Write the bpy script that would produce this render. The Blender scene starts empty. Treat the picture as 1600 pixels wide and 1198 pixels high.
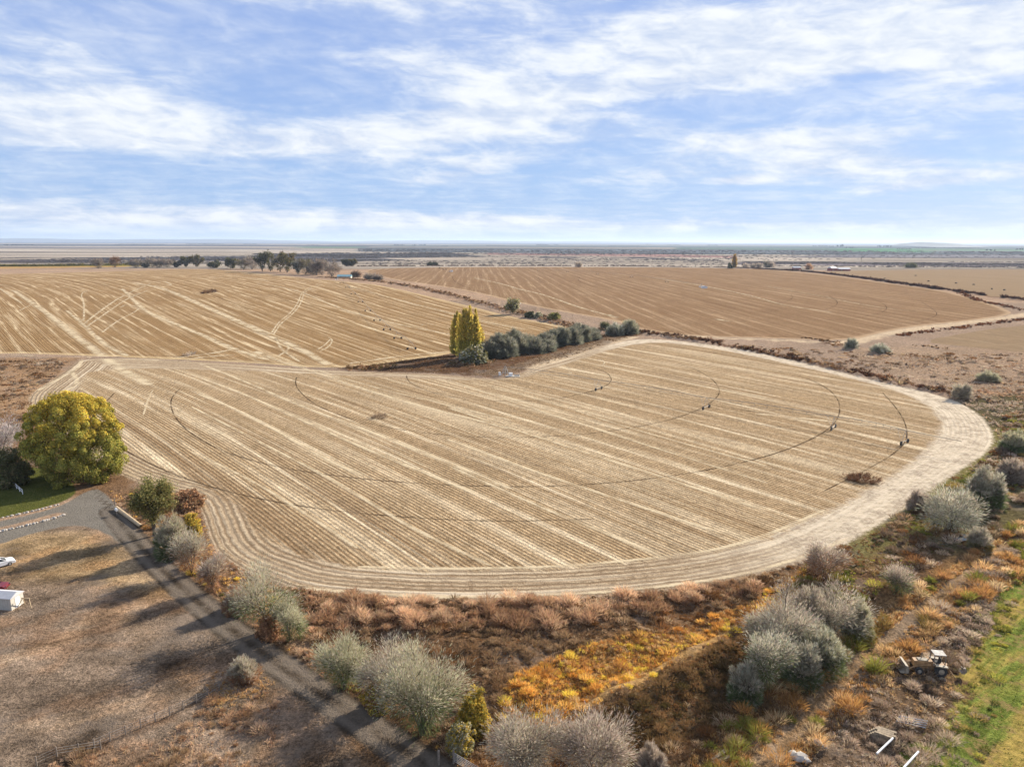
import bpy, math, random
import numpy as np
from mathutils import Vector
R = math.radians
SC = bpy.context.scene
COL = SC.collection

# ------------------------------------------------------------------ camera, sky, sun, exposure
CAM_H = 55.0
FPX = 1109.0
PIT = math.atan(221 / FPX)
cd = bpy.data.cameras.new('camera'); cam = bpy.data.objects.new('camera', cd); COL.objects.link(cam)
cam.location = (0, 0, CAM_H); cam.rotation_euler = (math.pi / 2 - PIT, R(-0.15), 0)
cd.sensor_width = 36; cd.lens = FPX / 1600 * 36; cd.clip_start = 0.5; cd.clip_end = 120000
SC.camera = cam
SUN_EL, SUN_AZ = R(26), R(47)
SUN = Vector((math.sin(SUN_AZ) * math.cos(SUN_EL), math.cos(SUN_AZ) * math.cos(SUN_EL), math.sin(SUN_EL)))
sl = bpy.data.lights.new('sun', 'SUN'); so = bpy.data.objects.new('sun', sl); COL.objects.link(so)
sl.energy = 5.0; sl.angle = R(0.6); sl.color = (1.0, 0.90, 0.76)
so.rotation_euler = SUN.to_track_quat('Z', 'Y').to_euler()
SC.view_settings.view_transform = 'Standard'; SC.view_settings.look = 'None'
SC.view_settings.exposure = 1.0; SC.view_settings.gamma = 1.0
SC.render.resolution_x = 1024; SC.render.resolution_y = 766
SC.cycles.max_bounces = 6; SC.cycles.transparent_max_bounces = 8; SC.cycles.volume_bounces = 0
SC.cycles.diffuse_bounces = 3

class NT:
    """tiny node-graph writer"""
    def __init__(s, tree): s.t = tree; s.t.nodes.clear()
    def n(s, kind, **kw):
        o = s.t.nodes.new(kind)
        for k, v in kw.items(): setattr(o, k, v)
        return o
    def set(s, sock, v):
        if isinstance(v, bpy.types.NodeSocket): s.t.links.new(v, sock)
        elif v is not None:
            if hasattr(sock.default_value, '__len__') and not hasattr(v, '__len__'): v = [v] * len(sock.default_value)
            if hasattr(v, '__len__') and len(v) == 3 and len(sock.default_value) == 4: v = tuple(v) + (1,)
            sock.default_value = v
    def m(s, op, a, b=None, c=None, clamp=False):
        o = s.n('ShaderNodeMath', operation=op, use_clamp=clamp)
        for i, v in enumerate((a, b, c)):
            if v is not None: s.set(o.inputs[i], v)
        return o.outputs[0]
    def mix(s, f, a, b, mode='MIX'):
        o = s.n('ShaderNodeMix', data_type='RGBA', blend_type=mode)
        s.set(o.inputs[0], f); s.set(o.inputs[6], a); s.set(o.inputs[7], b)
        return o.outputs[2]
    def step(s, x, lo, hi):
        o = s.n('ShaderNodeMapRange', interpolation_type='SMOOTHSTEP')
        s.set(o.inputs[0], x); o.inputs[1].default_value = lo; o.inputs[2].default_value = hi
        return o.outputs[0]
    def noise(s, vec, scale, detail=3, rough=0.55, dist=0.0):
        o = s.n('ShaderNodeTexNoise'); s.set(o.inputs['Vector'], vec)
        o.inputs['Scale'].default_value = scale; o.inputs['Detail'].default_value = detail
        o.inputs['Roughness'].default_value = rough; o.inputs['Distortion'].default_value = dist
        return o.outputs[0]
    def comb(s, x, y, z):
        o = s.n('ShaderNodeCombineXYZ'); s.set(o.inputs[0], x); s.set(o.inputs[1], y); s.set(o.inputs[2], z)
        return o.outputs[0]
    def attr(s, name, col=False):
        o = s.n('ShaderNodeAttribute', attribute_name=name)
        return o.outputs[0] if col else o.outputs[2]

# sky: Nishita blue with procedural cloud sheets laid out by direction (azimuth / elevation)
w = bpy.data.worlds.new('World'); SC.world = w; w.use_nodes = True
g = NT(w.node_tree)
tc = g.n('ShaderNodeTexCoord').outputs['Generated']
sp = g.n('ShaderNodeSeparateXYZ'); g.set(sp.inputs[0], tc)
X, Y, Z = sp.outputs
sky = g.n('ShaderNodeTexSky', sky_type='NISHITA'); sky.sun_disc = False
sky.sun_elevation = SUN_EL; sky.sun_rotation = SUN_AZ; sky.air_density = 1.0; sky.dust_density = 0.6; sky.ozone_density = 2.0
hor = g.m('SQRT', g.m('ADD', g.m('MULTIPLY', X, X), g.m('MULTIPLY', Y, Y)))
el = g.m('DIVIDE', Z, g.m('MAXIMUM', hor, 0.001))          # tan elevation
az = g.m('ARCTAN2', X, Y)                                  # radians, 0 = ahead
zc = g.m('ADD', g.m('MAXIMUM', Z, 0.0), 0.06)
P2 = g.comb(g.m('DIVIDE', X, zc), g.m('DIVIDE', Y, zc), 0.0)
n1 = g.noise(P2, 0.8, 8, 0.58, 0.3)
n2 = g.noise(g.comb(g.m('DIVIDE', X, zc), g.m('MULTIPLY', g.m('DIVIDE', Y, zc), 1.3), 3.0), 1.6, 8, 0.62, 0.5)
n3 = g.noise(g.comb(g.m('MULTIPLY', az, 1.0), g.m('MULTIPLY', el, 3.2), 1.0), 3.0, 8, 0.6, 0.5)
n5 = g.noise(g.comb(g.m('ADD', az, g.m('MULTIPLY', el, 0.9)), g.m('MULTIPLY', el, 4.5), 4.0), 5.5, 7, 0.62, 0.5)
n6 = g.noise(g.comb(g.m('ADD', az, g.m('MULTIPLY', el, 0.6)), g.m('MULTIPLY', el, 2.6), 8.0), 17.0, 6, 0.62, 0.4)
cov = g.m('ADD', g.m('MULTIPLY', n1, 0.55), g.m('ADD', g.m('MULTIPLY', n2, 0.5), g.m('ADD', g.m('MULTIPLY', n3, 0.9), g.m('ADD', g.m('MULTIPLY', n5, 0.8), g.m('MULTIPLY', n6, 0.5)))))
def sky_px(px, py):
    x = (px - 800) / FPX; v = -(py - 599) / FPX
    dy = math.cos(PIT) + v * math.sin(PIT); dz = -math.sin(PIT) + v * math.cos(PIT)
    return math.atan2(x, dy), dz / math.hypot(x, dy)
# (photo x, y, half width, half height, slant, weight) – patches of cloud (+) and of clear blue (-)
BLOBS = [(330, 70, 260, 75, .25, -.55), (120, 190, 230, 60, -.1, .30), (240, 150, 130, 40, -.6, .15), (300, 285, 420, 42, .06, -.60),
         (620, 205, 430, 30, -.14, .40), (120, 215, 180, 18, .0, .3), (400, 345, 460, 26, .02, .62), (790, 350, 170, 14, .05, .45), (1350, 360, 200, 14, 0.03, .5),
         (1000, 362, 120, 8, -.15, .35), (1150, 318, 420, 26, 0, -.62), (1290, 240, 330, 38, .12, .42), (1410, 292, 130, 12, -.12, .50),
         (1500, 60, 220, 70, 0, .42), (1090, 60, 260, 50, .2, .40), (960, 130, 260, 40, -.1, .25), (1060, 165, 150, 16, 0, -.45),
         (1330, 135, 110, 28, .0, -.35), (1560, 235, 90, 20, -.1, -.30), (880, 265, 150, 16, -.2, -.45), (1150, 282, 40, 5, 0, .5), (1160, 240, 80, 7, 0, -.2),
         (680, 120, 180, 50, .2, .18), (1560, 130, 60, 14, 0, -.25), (690, 278, 90, 14, -.15, .35), (60, 60, 90, 40, .5, .15)]
for (bx, by, bw, bh, sl_, wt) in BLOBS:
    a0, e0 = sky_px(bx, by); a1, _ = sky_px(bx + bw, by); _, e1 = sky_px(bx, by - bh)
    sa, se = abs(a1 - a0), abs(e1 - e0)
    da = g.m('SUBTRACT', az, a0); de = g.m('SUBTRACT', g.m('SUBTRACT', el, e0), g.m('MULTIPLY', da, -sl_))
    q = g.m('ADD', g.m('POWER', g.m('DIVIDE', g.m('ABSOLUTE', da), sa), 2.0), g.m('POWER', g.m('DIVIDE', g.m('ABSOLUTE', de), se), 2.0))
    e = g.m('MULTIPLY', g.m('EXPONENT', g.m('MULTIPLY', q, -0.9)), wt * 0.85)
    cov = g.m('ADD', cov, e)
fac = g.step(cov, 1.32, 2.02)
thin = g.m('MULTIPLY', g.step(g.m('ADD', n2, g.m('MULTIPLY', n6, 0.6)), 0.55, 1.10), 0.45)
fac = g.m('MAXIMUM', fac, thin)
nis = g.n('ShaderNodeMix', data_type='RGBA', blend_type='MULTIPLY'); nis.inputs[0].default_value = 1
g.set(nis.inputs[6], sky.outputs[0]); g.set(nis.inputs[7], (0.085, 0.095, 0.115))
blue = g.mix(0.85, nis.outputs[2], g.mix(g.step(el, 0.02, 0.30), (0.31, 0.47, 0.76), (0.28, 0.40, 0.71)))
shade = g.step(g.m('ADD', g.m('MULTIPLY', n5, .7), g.m('ADD', n6, g.m('MULTIPLY', n1, .5))), 0.85, 1.32)
cloud = g.mix(shade, (0.52, 0.60, 0.76), (0.80, 0.83, 0.86))
skyc = g.mix(fac, blue, cloud)
skyc = g.mix(g.m('MULTIPLY', g.m('SUBTRACT', 1.0, g.step(el, 0.0, 0.028)), 0.75), skyc, (0.56, 0.69, 0.86))
bg = g.n('ShaderNodeBackground'); g.set(bg.inputs[0], skyc); bg.inputs[1].default_value = 0.60
g.t.links.new(bg.outputs[0], g.n('ShaderNodeOutputWorld').inputs[0])

# ------------------------------------------------------------------ helpers
def P(px, py, z=0.0):
    """point of the ground seen at photo coordinates px, py"""
    x = (px - 800) / FPX; v = -(py - 599) / FPX
    dy = math.cos(PIT) + v * math.sin(PIT); dz = -math.sin(PIT) + v * math.cos(PIT)
    t = (z - CAM_H) / dz
    return x * t, dy * t
def PP(pts): return np.array([P(*p) for p in pts])
def top_z(Yd, py):
    v = -(py - 599) / FPX
    dy = math.cos(PIT) + v * math.sin(PIT); dz = -math.sin(PIT) + v * math.cos(PIT)
    return CAM_H + dz / dy * Yd
def mpp(Yd): return (Yd * math.cos(PIT) + CAM_H * math.sin(PIT)) / FPX      # metres per photo pixel
rng = np.random.default_rng(7)

def hash2(ix, iy, s):
    h = np.sin(ix * 127.1 + iy * 311.7 + s * 74.7) * 43758.5453
    return h - np.floor(h)
def vnoise(x, y, s=0):
    ix, iy = np.floor(x), np.floor(y); fx, fy = x - ix, y - iy
    fx = fx * fx * (3 - 2 * fx); fy = fy * fy * (3 - 2 * fy)
    a, b = hash2(ix, iy, s), hash2(ix + 1, iy, s); c, d = hash2(ix, iy + 1, s), hash2(ix + 1, iy + 1, s)
    return (a * (1 - fx) + b * fx) * (1 - fy) + (c * (1 - fx) + d * fx) * fy
def fbm(x, y, sc, oct=4, s=0):
    x = np.asarray(x, float); y = np.asarray(y, float); t = 0; a = 1; n = 0
    for k in range(oct):
        t = t + a * vnoise(x / sc, y / sc, s + k * 13.3); n += a; a *= .55; sc /= 2.1
    return t / n
def sm(x, lo, hi):
    t = np.clip((x - lo) / (hi - lo), 0, 1); return t * t * (3 - 2 * t)
def seg_dist(x, y, pts, closed=True):
    d = np.full(np.shape(x), 1e18); n = len(pts)
    for i in range(n if closed else n - 1):
        ax, ay = pts[i]; bx, by = pts[(i + 1) % n]
        ex, ey = bx - ax, by - ay; L = ex * ex + ey * ey + 1e-12
        t = np.clip(((x - ax) * ex + (y - ay) * ey) / L, 0, 1)
        d = np.minimum(d, (x - ax - t * ex) ** 2 + (y - ay - t * ey) ** 2)
    return np.sqrt(d)
def inside(x, y, pts):
    c = np.zeros(np.shape(x), bool); n = len(pts)
    for i in range(n):
        ax, ay = pts[i]; bx, by = pts[(i + 1) % n]
        if ay == by: continue
        cr = ((ay > y) != (by > y)) & (x < (bx - ax) * (y - ay) / (by - ay) + ax)
        c ^= cr
    return c
def sdf(x, y, pts):
    d = seg_dist(x, y, pts); return np.where(inside(x, y, pts), -d, d)
def smooth_poly(pts, closed=True, it=2):
    p = np.array(pts, float)
    for _ in range(it):
        if closed: q = np.roll(p, -1, 0); p = np.stack([.75 * p + .25 * q, .25 * p + .75 * q], 1).reshape(-1, 2)
        else:
            a, b = p[:-1], p[1:]; m = np.stack([.75 * a + .25 * b, .25 * a + .75 * b], 1).reshape(-1, 2)
            p = np.vstack([p[:1], m, p[-1:]])
    return p

def tag(o, label=None, cat=None, group=None, kind=None):
    if label: o['label'] = label
    if cat: o['category'] = cat
    if group: o['group'] = group
    if kind: o['kind'] = kind
    return o
def empty(name, loc, rz=0, **kw):
    o = bpy.data.objects.new(name, None); COL.objects.link(o); o.location = loc; o.rotation_euler = (0, 0, rz)
    o.empty_display_size = .3
    return tag(o, **kw)
def mk(name, V, F, mat, parent=None, colors=None, smooth=False, fattr=None):
    """V (n,3); F (m,3|4) array or list; colours per vertex"""
    me = bpy.data.meshes.new(name)
    V = np.asarray(V, np.float32)
    if isinstance(F, np.ndarray):
        k = F.shape[1]
        me.vertices.add(len(V)); me.vertices.foreach_set('co', V.ravel())
        me.loops.add(F.size); me.loops.foreach_set('vertex_index', F.astype(np.int32).ravel())
        me.polygons.add(len(F)); me.polygons.foreach_set('loop_start', np.arange(0, F.size, k, dtype=np.int32))
        me.polygons.foreach_set('loop_total', np.full(len(F), k, np.int32))
    else:
        me.from_pydata([tuple(map(float, v)) for v in V], [], F)
    if colors is not None:
        a = me.attributes.new('Col', 'FLOAT_COLOR', 'POINT')
        c = np.ones((len(V), 4), np.float32); c[:, :3] = colors; a.data.foreach_set('color', c.ravel())
    if fattr:
        for k_, v_ in fattr.items():
            a = me.attributes.new(k_, 'FLOAT', 'POINT'); a.data.foreach_set('value', np.asarray(v_, np.float32))
    me.update(calc_edges=True); me.validate()
    if smooth: me.polygons.foreach_set('use_smooth', np.ones(len(me.polygons), bool))
    if mat: me.materials.append(mat)
    o = bpy.data.objects.new(name, me); COL.objects.link(o)
    if parent: o.parent = parent
    return o

class MB:
    """mesh builder: boxes, tubes, prisms, lathes gathered into ONE mesh"""
    def __init__(s): s.V = []; s.F = []
    def add(s, v, f):
        b = len(s.V); s.V += [tuple(p) for p in v]; s.F += [tuple(b + i for i in q) for q in f]
    def box(s, c, d, rz=0, rx=0, ry=0, taper=1.0):
        from mathutils import Euler
        M = Euler((rx, ry, rz)).to_matrix(); v = []
        for k in (-1, 1):
            t = taper if k > 0 else 1
            for (i, j) in ((-1, -1), (1, -1), (1, 1), (-1, 1)):
                v.append(M @ Vector((i * d[0] / 2 * t, j * d[1] / 2 * t, k * d[2] / 2)) + Vector(c))
        s.add(v, [(0, 3, 2, 1), (4, 5, 6, 7), (0, 1, 5, 4), (1, 2, 6, 5), (2, 3, 7, 6), (3, 0, 4, 7)]); return s
    def tube(s, a, b, r0, r1=None, n=8):
        a, b = Vector(a), Vector(b); r1 = r0 if r1 is None else r1
        z = (b - a).normalized(); u = z.orthogonal().normalized(); w_ = z.cross(u); v = []
        for p, r in ((a, r0), (b, r1)):
            for i in range(n):
                t = 2 * math.pi * i / n; v.append(p + u * (r * math.cos(t)) + w_ * (r * math.sin(t)))
        f = [(i, (i + 1) % n, n + (i + 1) % n, n + i) for i in range(n)] + [tuple(range(n))[::-1], tuple(range(n, 2 * n))]
        s.add(v, f); return s
    def prism(s, prof, y0, y1):
        """profile in xz, extruded along y"""
        n = len(prof); v = [(x, y0, z) for x, z in prof] + [(x, y1, z) for x, z in prof]
        f = [(i, (i + 1) % n, n + (i + 1) % n, n + i) for i in range(n)] + [tuple(range(n))[::-1], tuple(range(n, 2 * n))]
        s.add(v, f); return s
    def build(s, name, mat, parent=None, smooth=False, bevel=0):
        o = mk(name, s.V, s.F, mat, parent, smooth=smooth)
        if bevel:
            m = o.modifiers.new('b', 'BEVEL'); m.width = bevel; m.segments = 2; m.limit_method = 'ANGLE'
        return o

def mat_simple(name, col, rough=0.7, metal=0.0, nscale=3.0, nvar=0.25, bump=0.0):
    m = bpy.data.materials.new(name); m.use_nodes = True; g = NT(m.node_tree)
    ob = g.n('ShaderNodeTexCoord').outputs['Object']
    n = g.noise(ob, nscale, 5, 0.65)
    c = g.mix(g.step(n, .3, .7), [v * (1 - nvar) for v in col], [min(1, v * (1 + nvar)) for v in col])
    b = g.n('ShaderNodeBsdfPrincipled'); g.set(b.inputs['Base Color'], c); b.inputs['Roughness'].default_value = rough
    b.inputs['Metallic'].default_value = metal
    if bump:
        bn = g.n('ShaderNodeBump'); bn.inputs['Strength'].default_value = bump; bn.inputs['Distance'].default_value = .05
        g.set(bn.inputs['Height'], n); g.t.links.new(bn.outputs[0], b.inputs['Normal'])
    g.t.links.new(b.outputs[0], g.n('ShaderNodeOutputMaterial').inputs[0]); return m
def mat_leaf(name, trans=0.35):
    m = bpy.data.materials.new(name); m.use_nodes = True; g = NT(m.node_tree)
    c = g.attr('Col', True)
    d = g.n('ShaderNodeBsdfDiffuse'); g.set(d.inputs[0], c)
    t = g.n('ShaderNodeBsdfTranslucent'); g.set(t.inputs[0], c)
    x = g.n('ShaderNodeMixShader'); x.inputs[0].default_value = trans
    g.t.links.new(d.outputs[0], x.inputs[1]); g.t.links.new(t.outputs[0], x.inputs[2])
    g.t.links.new(x.outputs[0], g.n('ShaderNodeOutputMaterial').inputs[0]); return m
LEAF = mat_leaf('leaf', .5); LEAFD = mat_leaf('thick_leaf', .28); GRASS = mat_leaf('dry_grass', .42); TWIG = mat_leaf('twig', .42)
BARK = mat_simple('bark', (0.10, 0.075, 0.055), .9, 0, 2.5, .4)
WHITE = mat_simple('white_paint', (.80, .80, .78), .35, 0, 1.5, .05)
RED = mat_simple('red_paint', (.13, .015, .02), .3, 0, 1.5, .1)
GLASS = mat_simple('dark_glass', (.02, .025, .03), .08, 0, 1, .05)
RUBBER = mat_simple('rubber', (.03, .03, .03), .85, 0, 4, .2)
STEEL = mat_simple('galvanised_steel', (.36, .34, .31), .65, .0, 2, .2)
SPANM = mat_simple('dull_pipe', (.34, .29, .22), .7, 0, 2, .15)
WORN = mat_simple('worn_white_paint', (.38, .35, .30), .8, 0, 3, .35)
DULL = mat_simple('dusty_tan_metal', (.28, .24, .18), .8, 0, 3, .4)
ROOFM = mat_simple('metal_roof', (.46, .46, .47), .7, .0, 1.2, .08)
CREAM = mat_simple('cream_siding', (.46, .43, .37), .7, 0, 2, .08)
WOOD = mat_simple('raw_wood', (.40, .30, .18), .8, 0, 3, .2)
OLDPLANK = mat_simple('old_plank', (.26, .20, .13), .9, 0, 2.5, .4)
OLDWOOD = mat_simple('weathered_wood', (.22, .18, .14), .9, 0, 3, .3)
YELLOW = mat_simple('faded_yellow_paint', (.30, .17, .07), .7, 0, 1.6, .45)
STONE = mat_simple('stone', (.34, .31, .27), .9, 0, 2, .4, .4)
BARNRED = mat_simple('barn_red', (.25, .06, .05), .8, 0, .3, .15)
TEAL = mat_simple('teal_roof', (.16, .30, .33), .5, .1, .3, .1)
DARKHIDE = mat_simple('dark_hide', (.025, .02, .018), .8, 0, 1, .2)
PIPEGREY = mat_simple('grey_pipe', (.13, .14, .17), .8, .0, 2, .2)

# ------------------------------------------------------------------ ground layout (traced outlines, in metres)
FIELD = smooth_poly(PP([(128, 560), (280, 565), (400, 571), (500, 579), (600, 582), (690, 585), (760, 592), (800, 590), (835, 574), (885, 562), (950, 538), (1005, 527),
    (1100, 536), (1200, 553), (1300, 577), (1400, 601), (1480, 618), (1530, 642), (1557, 678), (1545, 705), (1480, 746), (1420, 790), (1330, 845),
    (1260, 876), (1150, 905), (1000, 925), (850, 935), (700, 938), (560, 932), (470, 922), (415, 903), (368, 885), (335, 857), (322, 815), (312, 787),
    (290, 773), (262, 767), (230, 758), (190, 743), (150, 720), (60, 660), (40, 625), (75, 600), (110, 578)]))
INNER = smooth_poly(PP([(150, 575), (400, 580), (600, 590), (800, 596), (850, 580), (1000, 530), (1120, 543), (1300, 582), (1400, 607), (1455, 632), (1478, 665), (1440, 712),
    (1360, 765), (1260, 815), (1170, 850), (1100, 864), (1000, 876), (870, 889), (700, 892), (560, 889), (500, 880), (450, 862), (405, 835), (380, 800), (340, 770),
    (260, 735), (200, 705), (160, 680), (130, 640), (120, 600)]))
LEFTF = smooth_poly(PP([(-420, 600), (-200, 567), (-100, 560), (0, 553), (130, 557), (280, 563), (400, 568), (490, 575), (560, 574), (640, 562), (690, 556), (760, 540), (860, 528), (930, 520), (940, 517), (860, 506), (800, 495),
    (740, 480), (660, 461), (600, 447), (540, 441), (480, 436), (400, 427), (320, 421), (200, 425), (60, 429), (-100, 433), (-420, 445)]), it=1)
FARF = smooth_poly(PP([(560, 422), (640, 418.5), (800, 417), (1000, 417), (1140, 418), (1200, 420), (1260, 425), (1330, 433), (1400, 443), (1470, 452), (1530, 466), (1580, 484), (1580, 490), (1520, 499),
    (1430, 508), (1370, 520), (1330, 531), (1200, 527), (1100, 525), (1010, 517), (960, 500), (880, 487), (810, 473), (740, 456), (680, 446), (610, 437)]), it=1)
RIGHTF = smooth_poly(PP([(1285, 423), (1360, 420.5), (1500, 419), (1700, 419), (1900, 430), (1900, 500), (1700, 480), (1600, 467), (1500, 455), (1400, 439), (1330, 428)]), it=1)
RIGHTF2 = smooth_poly(PP([(1440, 532), (1500, 520), (1600, 505), (1720, 500), (1720, 570), (1600, 548), (1500, 540)]), it=1)
PASTURE = smooth_poly(PP([(1640, 840), (1585, 880), (1560, 935), (1548, 985), (1500, 1040), (1518, 1085), (1490, 1135), (1430, 1198), (1400, 1260), (1900, 1260), (1900, 840)]))
LAWN = smooth_poly(PP([(-200, 720), (60, 728), (112, 752), (122, 770), (105, 784), (60, 797), (0, 811), (-150, 850)]), it=1)
DRIVE = smooth_poly(PP([(-150, 860), (0, 816), (50, 806), (100, 791), (125, 775), (150, 762), (172, 778), (188, 800), (210, 828), (232, 858), (205, 862), (165, 832), (120, 820), (60, 832), (0, 852), (-150, 900)]), it=1)
ISLE = smooth_poly(PP([(-80, 852), (0, 833), (50, 822), (95, 810), (106, 803), (98, 800), (50, 814), (0, 826), (-80, 842)]), it=1)
ROADC = smooth_poly(PP([(175, 800), (215, 850), (270, 905), (330, 958), (400, 1012), (480, 1068), (570, 1130), (680, 1205), (780, 1280)]), False)
DITCH1 = smooth_poly(PP([(500, 434), (560, 438), (620, 444), (700, 460), (760, 477), (830, 494), (900, 512), (950, 520)]), False)        # between left and far fields
DITCH2 = smooth_poly(PP([(1000, 519), (1080, 530), (1180, 547), (1290, 570), (1390, 594), (1480, 612), (1520, 622)]), False)             # behind the near field
DITCH3 = smooth_poly(PP([(1180, 419), (1260, 423), (1330, 431), (1400, 441.5), (1480, 452), (1560, 463), (1600, 468)]), False)
DITCH4 = smooth_poly(PP([(1290, 537), (1340, 546), (1420, 556), (1500, 566)]), False)
BERM = smooth_poly(PP([(1250, 945), (1180, 980), (1080, 1040), (990, 1090), (930, 1120)]), False)
ISLAND = smooth_poly(PP([(520, 577), (600, 565), (690, 556), (780, 540), (900, 528), (1000, 514), (1010, 522), (950, 536), (885, 560), (835, 573), (790, 590), (690, 584), (600, 581)]), it=1)
DIRT_TRK = [(smooth_poly(PP([(1330, 534), (1370, 523), (1430, 512), (1500, 504), (1570, 495), (1640, 484), (1800, 470)]), False), 7.0),
            (smooth_poly(PP([(1010, 519), (1100, 526), (1200, 530), (1330, 535)]), False), 4.0),
            (smooth_poly(PP([(830, 575), (880, 560), (940, 538), (990, 526)]), False), 4.5)]
TRACK2 = smooth_poly(PP([(1590, 838), (1500, 905), (1420, 968), (1340, 1040), (1270, 1110), (1200, 1190), (1160, 1250)]), False)

GREYB = smooth_poly(PP([(820, 575), (900, 555), (990, 524), (960, 524), (880, 545), (800, 572), (720, 586), (800, 588)]), it=1)
def srgb(r, g_, b): return np.array([((v / 255) / 12.92 if v / 255 < .04 else ((v / 255 + .055) / 1.055) ** 2.4) for v in (r, g_, b)])
def A(r, g_, b, k=.62): return srgb(r, g_, b) * k          # albedo from a photographed tone
# zones of soil / ground cover outside the fields: outline, tone, softness in metres, outline jitter
ZONES = [
 (PP([(-900, 470), (2500, 470), (2500, 700), (1300, 900), (-900, 640)]), A(186, 160, 136, .54), 6),
 (PP([(-400, 560), (120, 562), (70, 620), (40, 660), (-400, 720)]), A(176, 142, 108), 3),
 (PP([(-400, 640), (60, 650), (160, 700), (230, 760), (330, 790), (340, 860), (420, 910), (480, 925), (470, 1000), (760, 1300), (560, 1300), (180, 780), (-400, 760)]), A(140, 110, 82), 1.5),
 (PP([(-500, 845), (150, 820), (240, 870), (480, 1080), (700, 1300), (-300, 1400)]), A(148, 128, 108, .58), 1.5),
 (PP([(-300, 860), (150, 826), (240, 880), (300, 935), (150, 925), (0, 900), (-300, 960)]), A(178, 150, 112, .60), 3),
 (PP([(440, 915), (560, 935), (850, 940), (1150, 908), (1330, 848), (1500, 745), (1560, 690), (1600, 640), (2200, 700), (2200, 1500), (680, 1400), (470, 1010)]), A(126, 98, 72), 1.5),
 (PP([(780, 1130), (800, 1060), (900, 1015), (1050, 985), (1180, 935), (1260, 890), (1250, 935), (1180, 975), (1050, 1050), (930, 1115), (870, 1150)]), A(176, 130, 76), 2),
 (PP([(1230, 960), (1080, 1045), (940, 1118), (960, 1250), (1150, 1100), (1200, 1000)]), A(98, 78, 54), 1.5),
 (PP([(1000, 1260), (1160, 1110), (1330, 990), (1560, 840), (1700, 760), (1700, 850), (1560, 930), (1400, 1050), (1200, 1260)]), A(150, 118, 80), 3),
 (PP([(1180, 1260), (1330, 1070), (1480, 930), (1560, 965), (1500, 1050), (1500, 1140), (1420, 1260)]), A(120, 98, 76), 3),
 (PP([(1500, 620), (1620, 600), (1900, 650), (1900, 760), (1480, 860), (1450, 790)]), A(110, 100, 70), 3),
 (PP([(1480, 700), (1620, 640), (1640, 700), (1560, 740), (1340, 880), (1300, 880)]), A(136, 126, 78), 3),
 (ISLAND, A(112, 84, 62), 1.5),
 (PP([(1320, 545), (1700, 520), (1700, 600), (1540, 620), (1400, 585)]), A(190, 162, 134, .54), 5),
 # far plain
 (PP([(-900, 421), (2600, 421), (6000, 382), (-4000, 382)]), A(200, 186, 168, .48), 20),
 (PP([(-100, 424), (200, 419), (200, 417), (-100, 419)]), A(205, 165, 110), 3),
 (PP([(100, 404.5), (420, 401), (560, 402), (640, 407), (500, 411), (420, 410.5), (300, 409), (180, 407.5)]), A(120, 118, 122, .40), 8),
 (PP([(-60, 412.5), (180, 411.5), (180, 407), (20, 408)]), A(130, 122, 126, .42), 6),
 (PP([(400, 398), (700, 396), (760, 401), (600, 404), (420, 403)]), A(118, 118, 124, .40), 10),
 (PP([(-300, 406.2), (160, 404.4), (160, 403.6), (-300, 405)]), A(90, 80, 84, .4), 2),
 (PP([(-300, 390), (360, 390), (520, 392), (380, 388), (-300, 387)]), A(150, 146, 150, .42), 20),
 (PP([(470, 388.5), (570, 388.5), (580, 385), (460, 385)]), A(130, 158, 130, .45), 30),
 (PP([(760, 398), (1150, 402), (1150, 399), (1000, 396), (760, 394.5)]), A(190, 150, 140, .50), 14),
 (PP([(840, 402.5), (905, 403.2), (900, 401.6), (850, 401)]), A(70, 70, 84, .4), 3), (PP([(950, 402.5), (1120, 406.5), (1100, 405), (1000, 401.5)]), A(80, 78, 90, .4), 3),
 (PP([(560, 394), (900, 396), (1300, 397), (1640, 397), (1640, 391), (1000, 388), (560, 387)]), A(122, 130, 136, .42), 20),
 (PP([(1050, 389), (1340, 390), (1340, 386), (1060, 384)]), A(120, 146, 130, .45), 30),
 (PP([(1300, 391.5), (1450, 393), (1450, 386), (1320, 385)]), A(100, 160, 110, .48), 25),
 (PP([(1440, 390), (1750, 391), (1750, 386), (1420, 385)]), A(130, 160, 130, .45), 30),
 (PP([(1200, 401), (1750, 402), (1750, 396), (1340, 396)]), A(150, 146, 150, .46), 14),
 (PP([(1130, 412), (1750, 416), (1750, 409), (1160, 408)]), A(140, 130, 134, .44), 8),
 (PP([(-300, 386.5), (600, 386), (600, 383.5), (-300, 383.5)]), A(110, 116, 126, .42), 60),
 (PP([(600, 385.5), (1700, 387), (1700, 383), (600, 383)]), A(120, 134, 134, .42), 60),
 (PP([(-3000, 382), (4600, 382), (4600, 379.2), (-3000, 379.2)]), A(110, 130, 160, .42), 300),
 (PP([(-100, 415.5), (190, 415), (250, 417.5), (-100, 420)]), A(150, 132, 60), 3),
]
SDF = {}
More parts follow.
